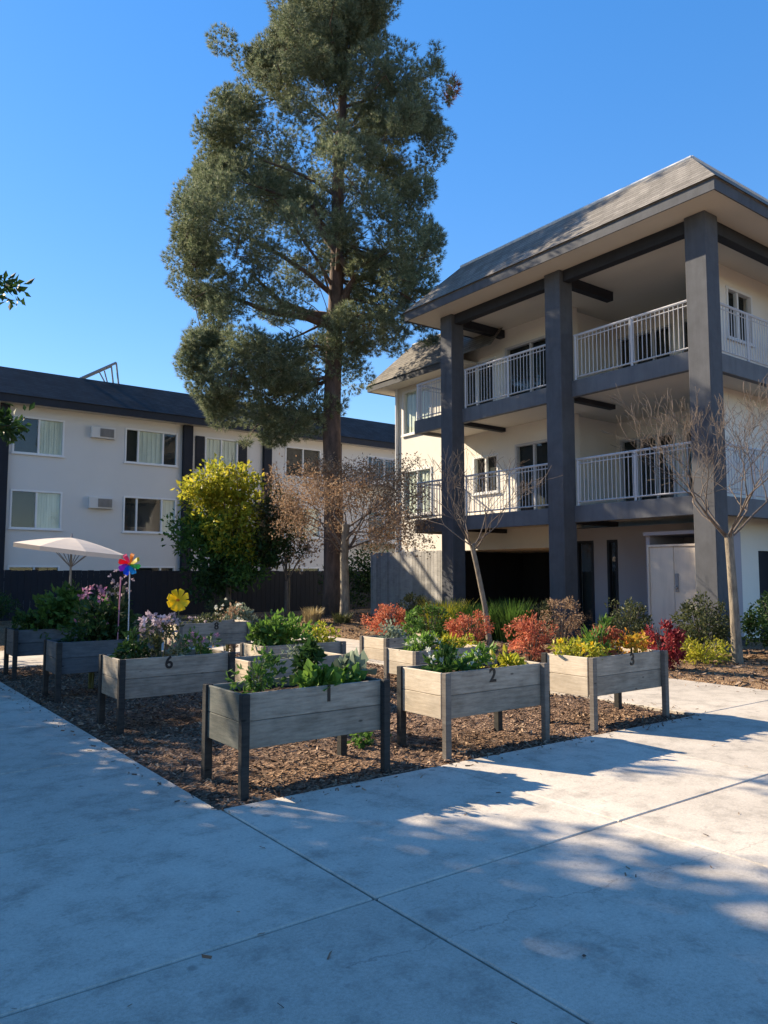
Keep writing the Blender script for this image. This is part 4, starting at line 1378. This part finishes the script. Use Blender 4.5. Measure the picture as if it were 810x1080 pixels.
# ------------------------------------------------------------------ patio umbrella
um = thing('patio_umbrella', 'cream patio umbrella open in front of the navy fence', 'umbrella', (4.95, 19.4, 0))
b = MB(); b.tube([(0, 0, 0), (0, 0, 2.40)], [.025, .025], 10); b.build('pole', M['metal'], um)
b = MB(); b.tube([(0, 0, -.02), (0, 0, .08), (0, 0, .10)], [.26, .26, .05], 20); b.build('base', M['metal'], um)
tilt = Matrix.Rotation(R(7), 3, SF)
b = MB()
nseg = 8; rimr = 1.30
rings = []
for k in range(5):
    f = k / 4
    ring = []
    for i in range(nseg * 4):
        a = 2 * math.pi * i / (nseg * 4)
        fr = (i % 4) / 4
        sag = 1 - .045 * math.sin(math.pi * fr) * f
        corner = math.cos(math.pi / nseg) / math.cos((fr - .5) * 2 * math.pi / nseg)
        ring.append(tilt @ Vector((rimr * f * corner * math.cos(a), rimr * f * corner * math.sin(a), .27 * (1 - f ** 1.35) * sag)) + Vector((0, 0, 2.15)))
    rings.append(ring)
n = nseg * 4
b.v = [tuple(p) for r_ in rings for p in r_]
b.f = [(k * n + i, k * n + (i + 1) % n, (k + 1) * n + (i + 1) % n, (k + 1) * n + i) for k in range(4) for i in range(n)]
val = [tuple(p - Vector((0, 0, .10))) for p in rings[-1]]
o0 = len(b.v); b.v += val
b.f += [(4 * n + i, 4 * n + (i + 1) % n, o0 + (i + 1) % n, o0 + i) for i in range(n)]
cn = b.build('canopy', M['canvas'], um)
sm = cn.modifiers.new('thickness', 'SOLIDIFY'); sm.thickness = .006
for i in range(nseg):
    p = rings[-1][i * 4]
    rb = MB(); rb.tube([(0, 0, 1.70), tuple(rings[2][i * 4] - Vector((0, 0, .02)))], [.01, .01], 5); rb.tube([(0, 0, 2.41), tuple(rings[2][i * 4] - Vector((0, 0, .02))), tuple(p - Vector((0, 0, .015)))], [.01, .01, .008], 5)
    rb.build('rib', M['metal'], um)
b = MB(); b.tube([(0, 0, 2.43), (0, 0, 2.53)], [.03, .015], 8); b.build('finial', M['metal'], um)

# ------------------------------------------------------------------ shrubs by the building and behind the court
def shrub(name, label, loc, r, h, mat_, leaf, n, group=None, clumps=30, aspect=.5, up=.2, blooms=None):
    t = thing(name, label, 'shrub', loc, 0, group)
    s = MB()
    for k in range(9):
        a = k * 2.4; q = r * (.2 + .6 * ((k * .37) % 1))
        s.tube([(.04 * math.cos(a), .04 * math.sin(a), -.05), (q * .5 * math.cos(a), q * .5 * math.sin(a), h * .45), (q * math.cos(a), q * math.sin(a), h * .85)], [.018, .012, .005], 5, False)
    s.build('stems', M['brownbark'], t)
    f = MB(); f.arrays(*leaf_arrays(int(n * 1.8), G, (0, 0, h * .50), (r * .92, r * .92, h * .42), leaf * .8, .28, int(clumps * 1.7), .24 * r, aspect, up))
    f.build('foliage', M[mat_], t)
    return t


GS = 'shrubs planted along the right building'
shrub('round_shrub', 'rounded dark green shrub in front of the beige door', (12.55, 9.05, 0), .52, 1.12, 'leaf_olive', .075, 1700, GS, 40)
shrub('round_shrub', 'rounded dark green shrub under the nearest column', (13.1, 7.75, 0), .56, 1.2, 'leaf_olive', .08, 1700, GS, 40)
shrub('round_shrub', 'dark shrub at the right edge beyond the bare trunk', (14.2, 6.95, 0), .62, 1.25, 'leaf_dark', .09, 1600, GS, 40)
shrub('heavenly_bamboo', 'deep crimson shrub in front of the rounded green one', (10.95, 7.20, 0), .33, .82, 'leaf_maroon', .085, 900, GS, 22)
shrub('heavenly_bamboo', 'large coral-red shrub behind the right end of box 2', (9.35 + .95, 9.45, 0), .48, .85, 'leaf_red', .07, 1300, GS, 26)
shrub('heavenly_bamboo', 'smaller coral-red shrub left of the leaning bare tree', (10.55, 11.3, 0), .46, .85, 'leaf_red', .07, 1100, GS, 26)
shrub('heavenly_bamboo', 'orange-red shrub behind the small low planter box', (10.45, 13.9, 0), .52, .92, 'leaf_red', .08, 1100, GS, 26)
shrub('low_shrub', 'low yellow-green groundcover at the foot of the right bare tree', (12.3, 7.35, 0), .50, .42, 'leaf_lime', .07, 700, GS, 24)
shrub('round_shrub', 'dense dark green bush between two coral shrubs', (10.75, 12.75, 0), .48, .98, 'leaf_mid', .08, 1200, GS, 28)
shrub('round_shrub', 'grey-green bush in front of the grey board fence', (13.2, 16.2, 0), .62, 1.1, 'leaf_olive', .09, 1100, GS, 28)
shrub('dry_shrub', 'tan twiggy shrub before the mauve ground-floor wall', (12.5, 10.6, 0), .50, 1.15, 'leaf_dry', .06, 900, GS, 30)
shrub('round_shrub', 'dull green shrub at the foot of the middle column', (13.3, 11.9, 0), .48, 1.0, 'leaf_olive', .075, 1100, GS, 28)


def grass_clump(label, loc, r, h, n, mat_, group):
    t = thing('grass_clump', label, 'ornamental grass', loc, 0, group)
    a = G.random(n) * 6.28; q = r * np.sqrt(G.random(n))
    P = np.stack([q * np.cos(a), q * np.sin(a), np.zeros(n)], 1)
    out_ = np.stack([np.cos(a), np.sin(a), np.zeros(n)], 1) * (.10 + .25 * G.random(n))[:, None] + G.normal(size=(n, 3)) * .08
    hh_ = h * (.6 + .5 * G.random(n))
    mid_ = P + out_ * .4 * h; mid_[:, 2] = hh_ * .6
    tip = P + out_ * 1.3 * h; tip[:, 2] = hh_
    wv = np.stack([-np.sin(a), np.cos(a), np.zeros(n)], 1) * .012
    V = np.stack([P - wv, P + wv, mid_ + wv, mid_ - wv, tip], 1).reshape(-1, 3)
    i0 = np.arange(n) * 5
    f = MB(); n0 = 0
    f.v = [tuple(v) for v in V.tolist()]
    f.f = [(i, i + 1, i + 2, i + 3) for i in i0.tolist()] + [(i + 3, i + 2, i + 4) for i in i0.tolist()]
    f.build('blades', M[mat_], t)
    return t


GG = 'grasses in front of the dark undercroft'
grass_clump('tall green grass clump right of the leaning bare tree', (12.6, 13.2, 0), .5, .85, 700, 'leaf_mid', GG)
grass_clump('yellowish grass clump behind the leaning bare tree', (12.6, 14.3, 0), .5, .9, 700, 'leaf_lime', GG)
grass_clump('olive grass clump beside the middle column base', (12.9, 12.4, 0), .4, .95, 500, 'leaf_mid', GG)
grass_clump('straw-coloured grass tuft on the sunlit mulch mound', (10.9, 17.9, .2), .22, .45, 220, 'straw', 'grass tufts on the mound')
grass_clump('small green grass tuft at the foot of the pale-trunked tree', (11.6, 17.5, .15), .22, .35, 200, 'leaf_olive', 'grass tufts on the mound')

GF = 'dark planting along the navy fence'
leafy('tall_shrub', 'tall near-black evergreen in shade left of the grey board fence', 'shrub', (17.4, 23.6, 0),
      [(0, 0, 1.5, .8, .9, 1.3, 'leaf_dark'), (-.5, .6, 1.2, .8, .9, 1.2, 'leaf_dark'), (-.9, 1.3, 1.4, .7, .8, 1.3, 'leaf_dark')], None, .13, 1100, G, .4, .06, 'brownbark', 30, .4, .5, GF)
for lab, loc, r, h, mt in (('low dark shrub under the umbrella by the navy fence', (4.2, 25.4, 0), .8, 1.1, 'leaf_dark'),
                           ('dark shrub right of the umbrella pole by the navy fence', (7.6, 25.6, 0), .8, 1.2, 'leaf_dark'),
                           ('low purple-brown shrub in front of the navy fence below the yellow-green tree', (9.6, 20.6, 0), .7, .75, 'leaf_olive'),
                           ('small pale-tipped shrub before the fence behind the back box', (8.9, 18.2, 0), .45, .75, 'leaf_sage')):
    shrub('low_shrub', lab, loc, r, h, mt, .10, 900, GF, 24)
